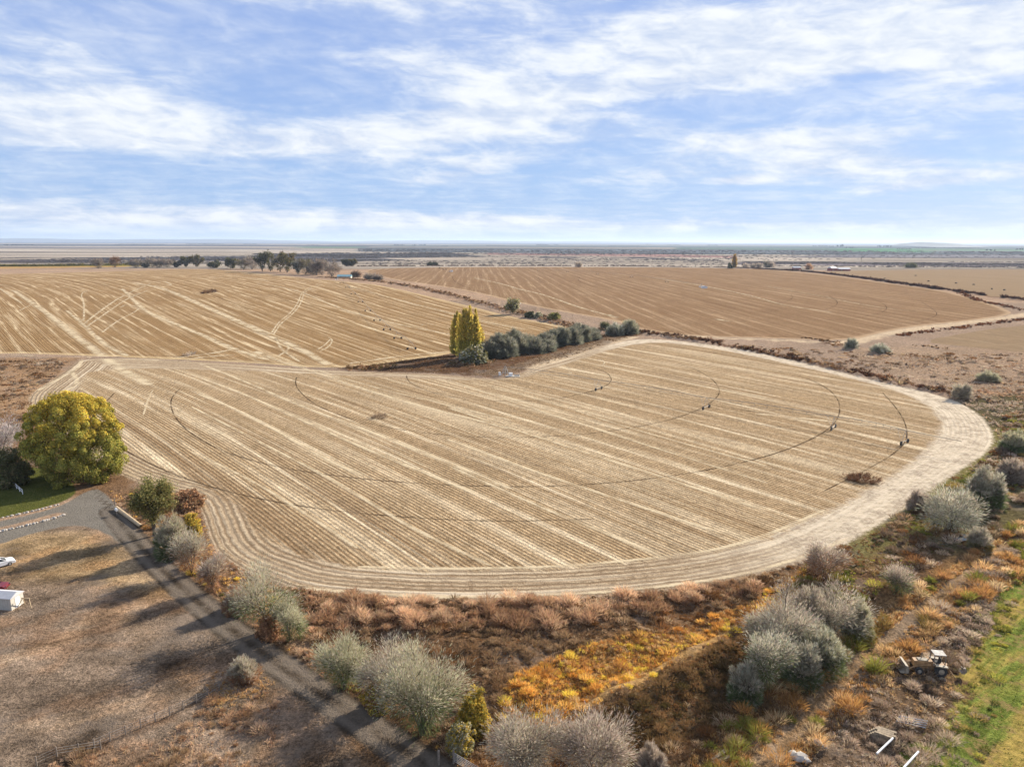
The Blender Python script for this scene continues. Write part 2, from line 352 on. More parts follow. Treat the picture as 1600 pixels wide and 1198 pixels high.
def relief(x, y, d=None):
    """ground height: flat in the fields, gently lumpy outside, banks beside the ditches"""
    x = np.asarray(x, float); y = np.asarray(y, float)
    dmin = np.minimum.reduce([sdf(x, y, p) for p in (FIELD, LEFTF, FARF, RIGHTF, PASTURE, LAWN, DRIVE)])
    rd = seg_dist(x, y, ROADC, False) - 3.0
    out = sm(np.minimum(dmin, rd), 0.3, 3.0) * (1 - sm(y, 900, 1400))
    z = out * ((fbm(x, y, 9, 3, 5) - .42) * 1.5 + (fbm(x, y, 3.4, 3, 9) - .5) * 1.3)
    lot = sm(-sdf(x, y, PPLOT), -2, 4); z = z * (1 - .88 * lot)
    b = seg_dist(x, y, BERM, False); z = z + .9 * np.exp(-((b - 1.0) / 1.6) ** 2) * sm(b, -1, 1)
    for D, h in ((DITCH1, 1.5), (DITCH2, 1.3), (DITCH3, 1.6), (DITCH4, 1.0)):
        q = seg_dist(x, y, D, False); z = z + out * (h * np.exp(-((q - 2.5) / 1.5) ** 2) - .8 * np.exp(-(q / 1.3) ** 2))
    return z
PPLOT = PP([(-500, 845), (150, 820), (240, 870), (480, 1080), (700, 1300), (-300, 1400)])

# row directions: polynomials u(x, y) constant along guide lines traced on the photo
def fit_rows(guides, deg, cx, cy, s):
    ex = [(i, j) for i in range(deg + 1) for j in range(deg + 1 - i) if (i, j) not in ((0, 0), (1, 0))]
    rows, rhs = [], []
    for gpts in guides:
        w_ = smooth_poly(PP(gpts), False, 1); X_ = (w_[:, 0] - cx) / s; Y_ = (w_[:, 1] - cy) / s
        B = np.stack([X_ ** i * Y_ ** j for i, j in ex], 1); B = B - B[:1]; rows.append(B[1:]); rhs.append(-(X_ - X_[0])[1:])
    Am = np.vstack(rows); b = np.concatenate(rhs)
    lam = 1e-2; c = np.linalg.solve(Am.T @ Am + lam * np.diag([(i + j - 1) * .5 + 1e-4 for i, j in ex]), Am.T @ b)
    def u(x, y):
        X_ = (x - cx) / s; Y_ = (y - cy) / s; t = X_.copy()
        for (i, j), k in zip(ex, c): t = t + k * X_ ** i * Y_ ** j
        return t
    h = .5; gx = (u(np.array([cx + h]), np.array([cy])) - u(np.array([cx - h]), np.array([cy])))[0]
    gy = (u(np.array([cx]), np.array([cy + h])) - u(np.array([cx]), np.array([cy - h])))[0]
    k = 1 / math.hypot(gx, gy)
    return lambda x, y: u(x, y) * k
Z5 = lambda l, ox, s: [(ox + a / s, 400 + b / s) for a, b in l]
gN = [[(960, 573), (1440, 668)], [(960, 720), (1200, 797)], [(235, 655), (400, 752)], [(560, 580), (1290, 770)], [(400, 620), (900, 800)], [(960, 540), (1300, 590)],
      [(320, 570), (470, 628), (590, 674), (800, 764)], [(190, 640), (300, 710), (420, 780), (560, 860)], [(700, 770), (900, 848)], [(1010, 530), (1200, 565)], [(700, 620), (950, 715), (1180, 830)]]
gL = [Z5([(80, 180), (200, 268), (320, 360), (420, 450), (480, 490)], 0, 3.2), Z5([(160, 185), (300, 300), (420, 380), (560, 470), (640, 505)], 0, 3.2), Z5([(590, 320), (650, 390), (760, 460), (880, 505)], 0, 3.2),
      Z5([(700, 240), (860, 320), (1000, 390), (1150, 460), (1350, 520)], 0, 3.2), Z5([(700, 140), (860, 180), (1040, 260), (1200, 340), (1400, 410), (1600, 490)], 0, 3.2),
      [(283, 442), (341, 458), (420, 482)], Z5([(0, 130), (240, 185), (500, 290), (700, 350), (970, 390)], 400, 3.2), Z5([(480, 150), (700, 215), (970, 290)], 400, 3.2),
      Z5([(230, 290), (430, 380), (740, 460)], 400, 3.2), [(0, 503), (22, 531), (44, 553)], [(0, 472), (47, 516), (84, 550)]]
Z3 = lambda l, ox, s: [(ox + a / s, 340 + b / s) for a, b in l]
gF = [Z3([(0, 415), (200, 460), (400, 535), (640, 600)], 800, 3.81), Z3([(500, 420), (770, 510), (1100, 570), (1300, 615)], 800, 3.81), Z3([(1200, 370), (1400, 440), (1600, 510)], 800, 3.81),
      Z3([(0, 420), (330, 485), (650, 550), (940, 580)], 1200, 4), Z3([(0, 515), (200, 560), (400, 585)], 1200, 4), [(746, 434), (781, 442), (820, 454)]]
uN = fit_rows(gN, 2, 0, 220, 150); uL = fit_rows(gL, 3, -200, 550, 300); uF = fit_rows(gF[:5], 1, 150, 750, 400)

# ------------------------------------------------------------------ ground mesh
def spacing(a, b, s0, gr, b2, gr2):
    v = [a]
    while v[-1] < b: v.append(v[-1] + s0 + (v[-1] - a) * gr)
    while v[-1] < b2: v.append(v[-1] + v[-1] * gr2)
    return np.array(v)
ys = spacing(40, 1700, .55, .011, 60000, .03)
xs = spacing(0, 1700, .7, .013, 60000, .05); xs = np.concatenate([-xs[:0:-1], xs])
ys = np.concatenate([[-400, -120, -40, 0, 20, 32], ys])
GX, GY = np.meshgrid(xs, ys); gx, gy = GX.ravel(), GY.ravel(); nx, ny = len(xs), len(ys)
gz = relief(gx, gy)
col = np.tile(A(190, 160, 132), (len(gx), 1))
jit = (fbm(gx, gy, 14, 4, 21) - .5)
for zi, (poly, c, soft) in enumerate(ZONES):
    q = sdf(gx, gy, poly) + jit * soft * 3.5
    wt = sm(-q, -soft, soft)[:, None]
    col = col * (1 - wt) + c * wt
n_big = fbm(gx, gy, 40, 5, 31)[:, None]; n_far = fbm(gx * .14, gy, 120, 5, 37)[:, None]; farw = sm(gy, 1300, 1800)[:, None]
n_b2 = fbm(gx * .09, gy, 360, 5, 39)[:, None]
col = col * ((1 - farw) * (.72 + .56 * n_big) + farw * np.clip(1 + 2.2 * (n_far - .5) + 1.8 * (n_b2 - .5), .3, 1.7))
for D, wd in ((DITCH1, 4.5), (DITCH2, 3.2), (DITCH3, 4.0), (DITCH4, 2.5)):
    q = seg_dist(gx, gy, D, False) + jit * 4
    wt = (1 - sm(q, wd * .3, wd))[:, None] * .8; col = col * (1 - wt) + A(104, 66, 44) * wt
for T, wd in DIRT_TRK:
    q = seg_dist(gx, gy, T, False) + jit * 2; wt = (1 - sm(q, wd * .6, wd))[:, None] * .85; col = col * (1 - wt) + A(222, 198, 164, .7) * wt
q = seg_dist(gx, gy, BERM + np.array([-.9, .9]), False) + jit * 1.2; wt = (1 - sm(q, .3, .9))[:, None] * .6; col = col * (1 - wt) + A(206, 168, 112) * wt
q = np.abs(seg_dist(gx, gy, TRACK2, False) - 1.0) + jit * 1.0
wt = (1 - sm(q, .3, .9))[:, None] * .6; col = col * (1 - wt) + A(190, 164, 134) * wt
for T_, w_, c_, k_ in ((PP([(-40, 1050), (45, 1020), (120, 996), (150, 962), (192, 951), (285, 940), (330, 935)]), .5, A(190, 164, 134), .5), (PP([(-40, 1150), (84, 1134), (192, 1104), (300, 1080)]), .5, A(184, 156, 126), .5), (PP([(60, 1005), (160, 985), (250, 955), (310, 950)]), .6, A(120, 98, 78), .5),
                       (PP([(150, 1172), (240, 1133), (315, 1096), (350, 1080)]), .5, A(70, 54, 42), .8), (PP([(-40, 900), (60, 905), (200, 960), (300, 1060)]), .7, A(130, 106, 80), .35), (PP([(300, 1050), (360, 1120), (450, 1198), (500, 1260)]), .9, A(112, 92, 70), .4)):
    q = np.abs(seg_dist(gx, gy, smooth_poly(T_, False), False) - .8) if k_ < .7 else seg_dist(gx, gy, smooth_poly(T_, False), False)
    wt = (1 - sm(q + jit * .8, w_ * .4, w_ * 1.3))[:, None] * k_; col = col * (1 - wt) + c_ * wt
lotw = (sm(-sdf(gx, gy, PPLOT), -1, 3) * (1 - sm(gy, 300, 400)))[:, None]; lp = (fbm(gx, gy, 11, 4, 71) - .5)[:, None]; lp2 = (fbm(gx, gy, 3.2, 3, 72) - .5)[:, None]
col = col * (1 + lotw * (1.5 * lp + 1.7 * lp2)); col = col * (1 + lotw * sm((fbm(gx, gy, 6, 3, 73) - .5)[:, None], .02, .12) * (np.array([[1.06, .95, .86]]) - 1))
q = sdf(gx, gy, GREYB) + jit * 3; wt = sm(-q, -1, 2)[:, None] * .7; col = col * (1 - wt) + A(150, 128, 104) * wt

s_f, s_in, s_l, s_r, s_q = sdf(gx, gy, FIELD), sdf(gx, gy, INNER), sdf(gx, gy, LEFTF), sdf(gx, gy, FARF), np.minimum(sdf(gx, gy, RIGHTF), sdf(gx, gy, RIGHTF2))
s_p, s_la = sdf(gx, gy, PASTURE), sdf(gx, gy, LAWN)
s_dr = np.maximum(sdf(gx, gy, DRIVE), -sdf(gx, gy, ISLE)); rdist = seg_dist(gx, gy, ROADC, False)
def side(x, y, pts):
    best = np.full(x.shape, 1e18); sg = np.ones(x.shape)
    for i in range(len(pts) - 1):
        a, b = pts[i], pts[i + 1]; e = b - a; t = np.clip(((x - a[0]) * e[0] + (y - a[1]) * e[1]) / (e @ e), 0, 1)
        d = (x - a[0] - t * e[0]) ** 2 + (y - a[1] - t * e[1]) ** 2; c_ = np.sign(e[0] * (y - a[1]) - e[1] * (x - a[0])); m_ = d < best; best[m_] = d[m_]; sg[m_] = c_[m_]
    return sg
rsigned = rdist * side(gx, gy, ROADC)
near = (s_f < 1.5 * (np.abs(s_l)))
u_in = np.where(s_l < np.minimum(s_r, 0), uL(gx, gy), np.where(s_r < 0, uF(gx, gy), uN(gx, gy)))
u_in = np.where(s_f < s_l, np.where(s_r < s_f, uF(gx, gy), uN(gx, gy)), np.where(s_r < s_l, uF(gx, gy), uL(gx, gy)))
u_in = np.where(s_q < np.minimum(np.minimum(s_f, s_l), s_r), (gx * .94 + gy * .34), u_in)
def rdir(u2):
    return u2
fa = dict(sf=s_f, si=s_in, sl=s_l, sr=s_r, sq=s_q, spa=s_p, sla=s_la, sdr=s_dr, srd=rsigned, u=u_in,
          v=gx * math.cos(R(-50)) + gy * math.sin(R(-50)))

# ---- ground material
gm = bpy.data.materials.new('ground'); gm.use_nodes = True; g = NT(gm.node_tree)
geo = g.n('ShaderNodeNewGeometry').outputs['Position']
sf, si, sl_, sr, sq, spa, sla, sdr, srs, U, Vv = [g.attr(k) for k in ('sf', 'si', 'sl', 'sr', 'sq', 'spa', 'sla', 'sdr', 'srd', 'u', 'v')]
nA = g.noise(geo, .9, 4, .7); nE = g.noise(geo, 1.9, 4, .8); nB = g.noise(geo, 4.5, 3, .75); nC = g.noise(geo, .05, 5, .6); nD = g.noise(geo, .22, 4, .65)
jit_ = g.m('MULTIPLY', g.m('SUBTRACT', nA, .5), 2.2)
jit2 = g.m('MULTIPLY', g.m('SUBTRACT', nB, .5), 1.2)
srd = g.m('ABSOLUTE', srs)
def zone(s, extra=1.0, w=.35):
    return g.step(g.m('ADD', g.m('MULTIPLY', s, -1.0), g.m('MULTIPLY', g.m('ADD', jit_, jit2), extra)), -w, w)
def mul(c, f): return g.mix(1.0, c, g.comb(f, f, f), 'MULTIPLY')
# generic earth with small scale litter
lit = g.m('ADD', g.m('MULTIPLY', g.step(nB, .25, .8), .9), g.m('ADD', g.m('MULTIPLY', g.step(nA, .2, .8), .5), .32))
base = mul(g.attr('Col', True), lit)
base = mul(base, g.m('ADD', g.m('MULTIPLY', g.step(nE, .35, .65), .75), .62))
base = g.mix(g.m('MULTIPLY', g.step(nD, .50, .68), .5), base, mul(base, .62))
base = g.mix(g.m('MULTIPLY', g.step(g.noise(geo, .09, 5, .7), .5, .66), .45), base, A(166, 150, 134, .56))
def rows(U, per, warp=.0, sharp=1.0):
    ph = g.m('MULTIPLY', g.m('ADD', U, g.m('MULTIPLY', g.m('SUBTRACT', nA, .5), warp)), 2 * math.pi / per)
    return g.m('ADD', g.m('MULTIPLY', g.m('SINE', ph), .5), .5)
def streaks(U, sc, seed, v=.012, lo=.5, hi=.75):
    n = g.noise(g.comb(g.m('MULTIPLY', U, sc), g.m('MULTIPLY', Vv, v), seed), 1.0, 3, .6); return g.step(n, lo, hi)
def stubble(U, straw, soil, pale, rowper=1.05, pass_=7.6, fine=.62, palew=.82):
    brk = g.noise(g.comb(g.m('MULTIPLY', U, 2.0), g.m('MULTIPLY', Vv, .55), 2.0), 1.0, 3, .7)       # broken stubble along the row
    r = rows(U, rowper, .35)
    r = g.m('MULTIPLY', r, g.step(brk, .15, .6))
    k = g.m('ADD', g.m('MULTIPLY', r, fine), g.m('MULTIPLY', g.step(nB, .3, .75), 1 - fine))
    c = g.mix(k, soil, straw)
    # combine passes: pale chaff line every pass, irregular in strength
    wob = g.noise(g.comb(g.m('MULTIPLY', U, .11), g.m('MULTIPLY', Vv, .004), 7.0), 1.0, 2, .5)
    ph = g.m('MULTIPLY', g.m('ADD', U, g.m('MULTIPLY', wob, 14.0)), 2 * math.pi / pass_)
    ln = g.m('POWER', g.m('ADD', g.m('MULTIPLY', g.m('SINE', ph), .5), .5), 7.0)
    amp = g.m('MULTIPLY', streaks(U, .12, 5.0, .006, .32, .62), g.step(g.noise(g.comb(g.m('MULTIPLY', U, .4), g.m('MULTIPLY', Vv, .03), 9.0), 1.0, 3, .6), .25, .65))
    l2 = streaks(U, .55, 11.0, .008, .54, .72); l3 = streaks(U, .16, 15.0, .004, .52, .70)
    dk = streaks(U, .45, 21.0, .010, .56, .74); dk2 = streaks(U, .085, 31.0, .004, .52, .72)
    f = g.m('MAXIMUM', g.m('MULTIPLY', ln, amp), g.m('MAXIMUM', g.m('MULTIPLY', l2, .55), g.m('MULTIPLY', l3, .45)))
    f = g.m('MULTIPLY', f, g.m('ADD', g.m('MULTIPLY', g.step(nB, .2, .7), .6), .4))
    c = g.mix(g.m('MULTIPLY', g.m('MAXIMUM', g.m('MULTIPLY', dk, .62), g.m('MULTIPLY', dk2, .5)), 1.0), c, soil)
    c = g.mix(g.m('MULTIPLY', f, palew), c, pale)
    c = mul(c, g.m('MULTIPLY', g.m('ADD', g.m('MULTIPLY', nC, .5), .75), g.m('MULTIPLY', g.m('ADD', g.m('MULTIPLY', g.step(nE, .32, .68), .7), .65), g.m('ADD', g.m('MULTIPLY', g.step(g.noise(geo, .45, 4, .75), .35, .65), .35), .83))))
    return c, r
cN, rN = stubble(U, A(214, 188, 148, .73), A(134, 104, 74, .58), A(246, 228, 194, .85))
cL, rL = stubble(U, A(200, 166, 120, .64), A(132, 100, 66, .56), A(240, 218, 178, .80), 1.6, 8.0, .4, .95)
cF, rF = stubble(U, A(188, 154, 118, .57), A(140, 108, 78, .52), A(228, 200, 162, .70), 1.6, 14.0, .3, .6)
# headland: rows follow the field edge
hU = g.m('ADD', sf, g.m('MULTIPLY', g.m('SUBTRACT', nD, .5), .9))
hr = rows(hU, 1.3, .7); hbrk = g.m('MULTIPLY', g.step(g.noise(geo, .55, 4, .7), .3, .6), g.step(nE, .2, .6))
hn = g.noise(g.comb(g.m('MULTIPLY', hU, .7), g.m('MULTIPLY', U, .02), 1.0), 1.0, 3, .6)
cH = g.mix(g.m('ADD', g.m('MULTIPLY', g.m('MULTIPLY', hr, hbrk), .62), g.m('MULTIPLY', g.step(nB, .3, .7), .38)), A(130, 102, 74, .60), A(222, 200, 166, .78))
cH = g.mix(g.m('MULTIPLY', g.step(hn, .45, .7), .7), cH, A(240, 222, 192, .78))
hx = g.m('MULTIPLY', g.step(g.n('ShaderNodeSeparateXYZ').outputs[0] if False else g.attr('hx'), 0.0, 1.0), g.m('ADD', .35, g.m('MULTIPLY', g.step(nA, .3, .65), .55)))
cH = g.mix(hx, cH, A(232, 216, 190, .78))
isl = g.m('MULTIPLY', g.step(nD, .46, .60), g.step(nE, .38, .58))
cH = g.mix(g.m('MULTIPLY', isl, g.m('ADD', .18, g.m('MULTIPLY', g.attr('hx'), .35))), cH, A(120, 96, 78, .6))
inner = g.step(g.m('ADD', si, g.m('MULTIPLY', g.m('ADD', jit_, g.m('MULTIPLY', g.m('SUBTRACT', nD, .5), 6)), 1.0)), -1.2, 1.2)
cN = g.mix(inner, cN, cH)
# right headland rows of far fields: pale margin
cF = g.mix(g.m('MULTIPLY', g.step(g.m('MINIMUM', sr, g.m('ADD', sr, 0.0)), -7.0, -1.0), .45), cF, A(224, 196, 158, .72))
cL = g.mix(g.m('MULTIPLY', g.step(sl_, -8.0, -1.0), .5), cL, A(232, 206, 160, .75))
c = base
c = g.mix(zone(sq), c, mul(cF, .66)); c = g.mix(zone(sr), c, cF); c = g.mix(zone(sl_), c, cL)
c = g.mix(zone(sf, 1.2, .7), c, cN)
# pasture, lawn
gp = g.noise(geo, .35, 5, .7); past = g.mix(g.step(nB, .25, .75), A(96, 118, 48, .64), A(168, 176, 88, .70))
sx3 = g.n('ShaderNodeSeparateXYZ'); g.set(sx3.inputs[0], geo)
pal_ = g.m('ADD', g.m('MULTIPLY', sx3.outputs[0], .766), g.m('MULTIPLY', sx3.outputs[1], .643)); pac = g.m('SUBTRACT', g.m('MULTIPLY', sx3.outputs[1], .766), g.m('MULTIPLY', sx3.outputs[0], .643))
pn = g.noise(g.comb(g.m('MULTIPLY', pal_, .035), g.m('MULTIPLY', pac, .16), 3.0), 1.0, 5, .7, .6); pn2 = g.noise(g.comb(g.m('MULTIPLY', pal_, .25), g.m('MULTIPLY', pac, 1.1), 5.0), 1.0, 5, .75)
past = g.mix(g.m('MULTIPLY', g.step(pn, .44, .58), .8), past, A(206, 172, 98, .66))
past = g.mix(g.m('MULTIPLY', g.step(pn, .48, .36), .6), past, A(96, 106, 50, .55)); past = mul(past, g.m('ADD', g.m('MULTIPLY', g.step(pn2, .3, .7), .7), .55))
past = g.mix(g.m('MULTIPLY', rows(g.m('ADD', g.m('MULTIPLY', Vv, .25), g.m('MULTIPLY', U, -1.0)), 1.7, 1.6), .25), past, A(70, 92, 30, .6))
past = g.mix(g.m('MULTIPLY', g.step(g.noise(geo, .28, 5, .75), .52, .62), .7), past, A(176, 146, 100, .6))
c = g.mix(g.step(g.m('ADD', g.m('MULTIPLY', spa, -1.0), g.m('ADD', g.m('MULTIPLY', jit_, 1.5), g.m('MULTIPLY', g.m('SUBTRACT', nD, .42), 11.0))), -.8, .8), c, past)
lawn = g.mix(g.step(nB, .3, .7), A(60, 74, 34, .6), A(120, 120, 62, .62)); lawn = g.mix(g.m('MULTIPLY', g.step(nE, .5, .66), .6), lawn, A(150, 140, 84, .6)); lawn = mul(lawn, g.m('ADD', g.m('MULTIPLY', nD, .8), .6)); c = g.mix(zone(sla, .5), c, lawn)
# gravel
grav = g.mix(g.step(nB, .25, .75), A(116, 108, 98, .55), A(176, 168, 154, .56)); grav = mul(grav, g.m('ADD', g.m('MULTIPLY', nD, .5), .75))
c = g.mix(zone(sdr, .6), c, grav)
rut = g.m('POWER', g.m('ABSOLUTE', g.m('SUBTRACT', g.m('DIVIDE', srd, 1.15), 1.0)), 1.0)     # 0 on the two wheel tracks
road = g.mix(g.m('MULTIPLY', g.step(rut, .1, .9), g.step(nD, .3, .6)), A(146, 134, 120, .56), A(96, 86, 74, .48)); road = mul(road, g.m('MULTIPLY', g.m('ADD', g.m('MULTIPLY', nB, .7), .6), g.m('ADD', g.m('MULTIPLY', nE, .5), .75)))
c = g.mix(g.m('MULTIPLY', g.step(g.m('ADD', g.m('MULTIPLY', srd, -1.0), g.m('ADD', 2.35, g.m('MULTIPLY', jit_, .5))), -.3, .3), .9), c, road)
# bump
infield = g.m('MAXIMUM', zone(sf, .5), g.m('MAXIMUM', zone(sl_), zone(sr)))
rowh = g.m('MULTIPLY', infield, g.m('ADD', g.m('MULTIPLY', rN, g.m('SUBTRACT', 1.0, g.m('MULTIPLY', inner, zone(sf)))), g.m('MULTIPLY', hr, g.m('MULTIPLY', inner, zone(sf)))))
hgt = g.m('ADD', g.m('MULTIPLY', rowh, .12), g.m('ADD', g.m('MULTIPLY', nB, .22), g.m('ADD', g.m('MULTIPLY', nE, .22), g.m('MULTIPLY', nA, .30))))
bn = g.n('ShaderNodeBump'); bn.inputs['Strength'].default_value = .9; bn.inputs['Distance'].default_value = 1.0; g.set(bn.inputs['Height'], hgt)
b = g.n('ShaderNodeBsdfDiffuse'); g.set(b.inputs[0], c); g.t.links.new(bn.outputs[0], b.inputs['Normal'])
g.t.links.new(b.outputs[0], g.n('ShaderNodeOutputMaterial').inputs[0])
fa['hx'] = sm(gx, 20, 75)

# faces, split by zone into named sheets of the same surface
I = (np.arange(ny - 1)[:, None] * nx + np.arange(nx - 1)[None, :]).ravel()
F_all = np.stack([I, I + 1, I + nx + 1, I + nx], 1)
fc = lambda a: a[F_all].mean(1)
zone_id = np.zeros(len(F_all), int)
for k, s_ in enumerate((fc(s_q), fc(s_r), fc(s_l), fc(s_f), fc(s_p), fc(s_la), fc(s_dr), fc(rdist) - 2.35)): zone_id[s_ < 0] = k + 1
names = ['ground', 'field', 'field', 'field', 'field', 'pasture', 'lawn', 'driveway', 'gravel_road']
labs = ['rough scrubland and dry plain reaching to the horizon', 'tan stubble field at the far right beyond the dark ditch line', 'brown stubble field in the middle distance with a pivot on it',
        'golden stubble field on the left in front of the tree line', 'large pale stubble field in the foreground with curved headland', 'green and yellow pasture in the lower right corner',
        'shaded green lawn beside the round yellow tree', 'pale gravel driveway edged with stones', 'dirt and gravel road beside the row of grey trees']
for k in range(9):
    Fz = F_all[zone_id == k]
    if not len(Fz): continue
    used, inv = np.unique(Fz, return_inverse=True); Fn = inv.reshape(Fz.shape)
    V = np.stack([gx[used], gy[used], gz[used]], 1)
    o = mk(names[k], V, Fn, gm, colors=col[used], smooth=True, fattr={a: v[used] for a, v in fa.items()})
    tag(o, labs[k], kind='structure')

def Hz(x, y): return float(relief(np.array([x]), np.array([y]))[0])
def G(px, py):
    x, y = P(px, py); return Vector((x, y, Hz(x, y)))

# ------------------------------------------------------------------ tracks and painted pivot-arm shadow on the fields (thin sheets)
def mat_track(name, colr, cover=.75, rough_sc=1.2):
    m = bpy.data.materials.new(name); m.use_nodes = True; g = NT(m.node_tree)
    geo = g.n('ShaderNodeNewGeometry').outputs['Position']; e = g.attr('e')
    n = g.noise(geo, rough_sc, 4, .75); n2 = g.noise(geo, .12, 3, .6)
    a = g.m('MULTIPLY', g.m('MULTIPLY', g.step(g.m('ADD', n, g.m('MULTIPLY', e, -.5)), .0, .42), cover), g.m('ADD', .3, g.m('MULTIPLY', g.step(n2, .35, .6), .7)))
    d = g.n('ShaderNodeBsdfDiffuse'); g.set(d.inputs[0], g.mix(n, [v * .8 for v in colr], [v * 1.15 for v in colr])); t = g.n('ShaderNodeBsdfTransparent')
    x = g.n('ShaderNodeMixShader'); g.set(x.inputs[0], a); g.t.links.new(t.outputs[0], x.inputs[1]); g.t.links.new(d.outputs[0], x.inputs[2])
    g.t.links.new(x.outputs[0], g.n('ShaderNodeOutputMaterial').inputs[0]); return m
PALE = mat_track('pale_chaff_track', A(242, 222, 184, .80), .62); DARKT = mat_track('dark_rut_and_shadow', A(96, 76, 58, .5), .8, 2.0)
def strip(lines, name, mat, label, z):
    V, F, E = [], [], []
    for pts, w_, wig in lines:
        w_ = w_ * (.7 if mat is DARKT else 1.15)
        p = smooth_poly(PP(pts), False, 2)
        L = np.concatenate([[0], np.cumsum(np.hypot(*np.diff(p, axis=0).T))]); n = max(6, int(L[-1] / 2.5))
        t = np.linspace(0, L[-1], n); q = np.stack([np.interp(t, L, p[:, 0]), np.interp(t, L, p[:, 1])], 1)
        q += .35 * wig * np.stack([fbm(t, t * 0 + len(V), 14, 2, 3) - .5, fbm(t, t * 0 + len(V), 14, 2, 8) - .5], 1)
        d = np.gradient(q, axis=0); d /= np.hypot(d[:, 0], d[:, 1])[:, None]; nrm = np.stack([-d[:, 1], d[:, 0]], 1)
        ww = w_ * (.8 + .4 * fbm(t, t * 0 + 5, 30, 2, 4)); ww[0] *= .4; ww[-1] *= .4
        b0 = len(V)
        for i in range(n):
            for s_, e_ in ((-.5, 1), (0, 0), (.5, 1)):
                a = q[i] + nrm[i] * ww[i] * s_; V.append((a[0], a[1], z)); E.append(e_)
        for i in range(n - 1):
            for k in (0, 1): a = b0 + i * 3 + k; F.append((a, a + 1, a + 4, a + 3))
    o = mk(name, np.array(V), np.array(F), mat, fattr={'e': E}); tag(o, label, kind='structure'); return o
zz = lambda l, ox, oy, s: [(ox + a / s, oy + b / s) for a, b in l]
circ = [([(636, 587), (637, 594), (648, 603), (680, 615), (730, 624), (800, 627.5), (860, 625), (905, 616), (935, 608), (952, 600), (957, 592), (950, 582), (930, 574), (900, 568)], .8, .3),
        ([(464, 590), (462, 600), (468, 612), (488, 630), (530, 650), (600, 668), (700, 681), (800, 684), (880, 681), (950, 674), (1010, 664), (1060, 652), (1100, 636), (1122, 620), (1126, 608), (1115, 592), (1090, 577), (1060, 567)], .9, .3),
        ([(283, 608), (270, 620), (267, 635), (275, 655), (300, 680), (345, 705), (420, 728), (520, 744), (640, 755), (760, 760), (860, 760), (960, 754), (1050, 743), (1130, 729), (1200, 712), (1260, 690), (1300, 667), (1314, 645), (1312, 625), (1298, 608), (1270, 593), (1240, 583)], .95, .4),
        ([(180, 615), (168, 628)], .9, .2), ([(170, 690), (205, 710), (260, 738), (330, 762), (400, 779), (480, 793), (560, 802), (660, 810), (760, 814), (860, 813), (930, 810)], .9, .3),
        ([(1290, 765), (1350, 735), (1395, 710), (1418, 688), (1418, 665), (1405, 640), (1380, 612)], .8, .3),
        ([(0, 549), (60, 551), (150, 553), (240, 556), (300, 560), (400, 566), (500, 572), (560, 577)], 1.5, 1.0),
        ([(1120, 634), (1180, 642), (1240, 650)], .8, .3), ([(1425, 677), (1450, 680), (1480, 684)], .7, .2), ([(938, 604), (1000, 612), (1080, 626)], .5, .2)]  # straight dark strips paint the shadow of the near pivot arm
far_c = [([(841, 433), (845, 440), (860, 446), (900, 448), (960, 448)], 1.6, 0), ([(906, 433), (903, 438), (915, 445), (940, 448), (1000, 449), (1060, 448)], 1.6, 0), ([(800, 443), (860, 446), (970, 447), (1085, 447)], 2.0, 0),
         ([(707, 432), (709, 440), (730, 450), (760, 458)], 1.6, 0), ([(1236, 459), (1240, 464), (1230, 470), (1210, 474)], 1.4, 0),
         ([(1296, 461), (1309, 469), (1308, 476), (1290, 482)], 1.4, 0), ([(1355, 462), (1375, 470), (1388, 478), (1380, 487), (1350, 494), (1300, 499), (1230, 499)], 1.3, 0),
         ([(1440, 470), (1463, 484), (1465, 492), (1440, 500), (1400, 503)], 1.2, 0), ([(640, 490), (700, 500)], 1.0, 0)]
strip(circ + far_c, 'ruts_and_arm_shadow', DARKT, 'dark curved wheel ruts left by the pivot towers, and painted shadow lines of the pivot arm', .03)
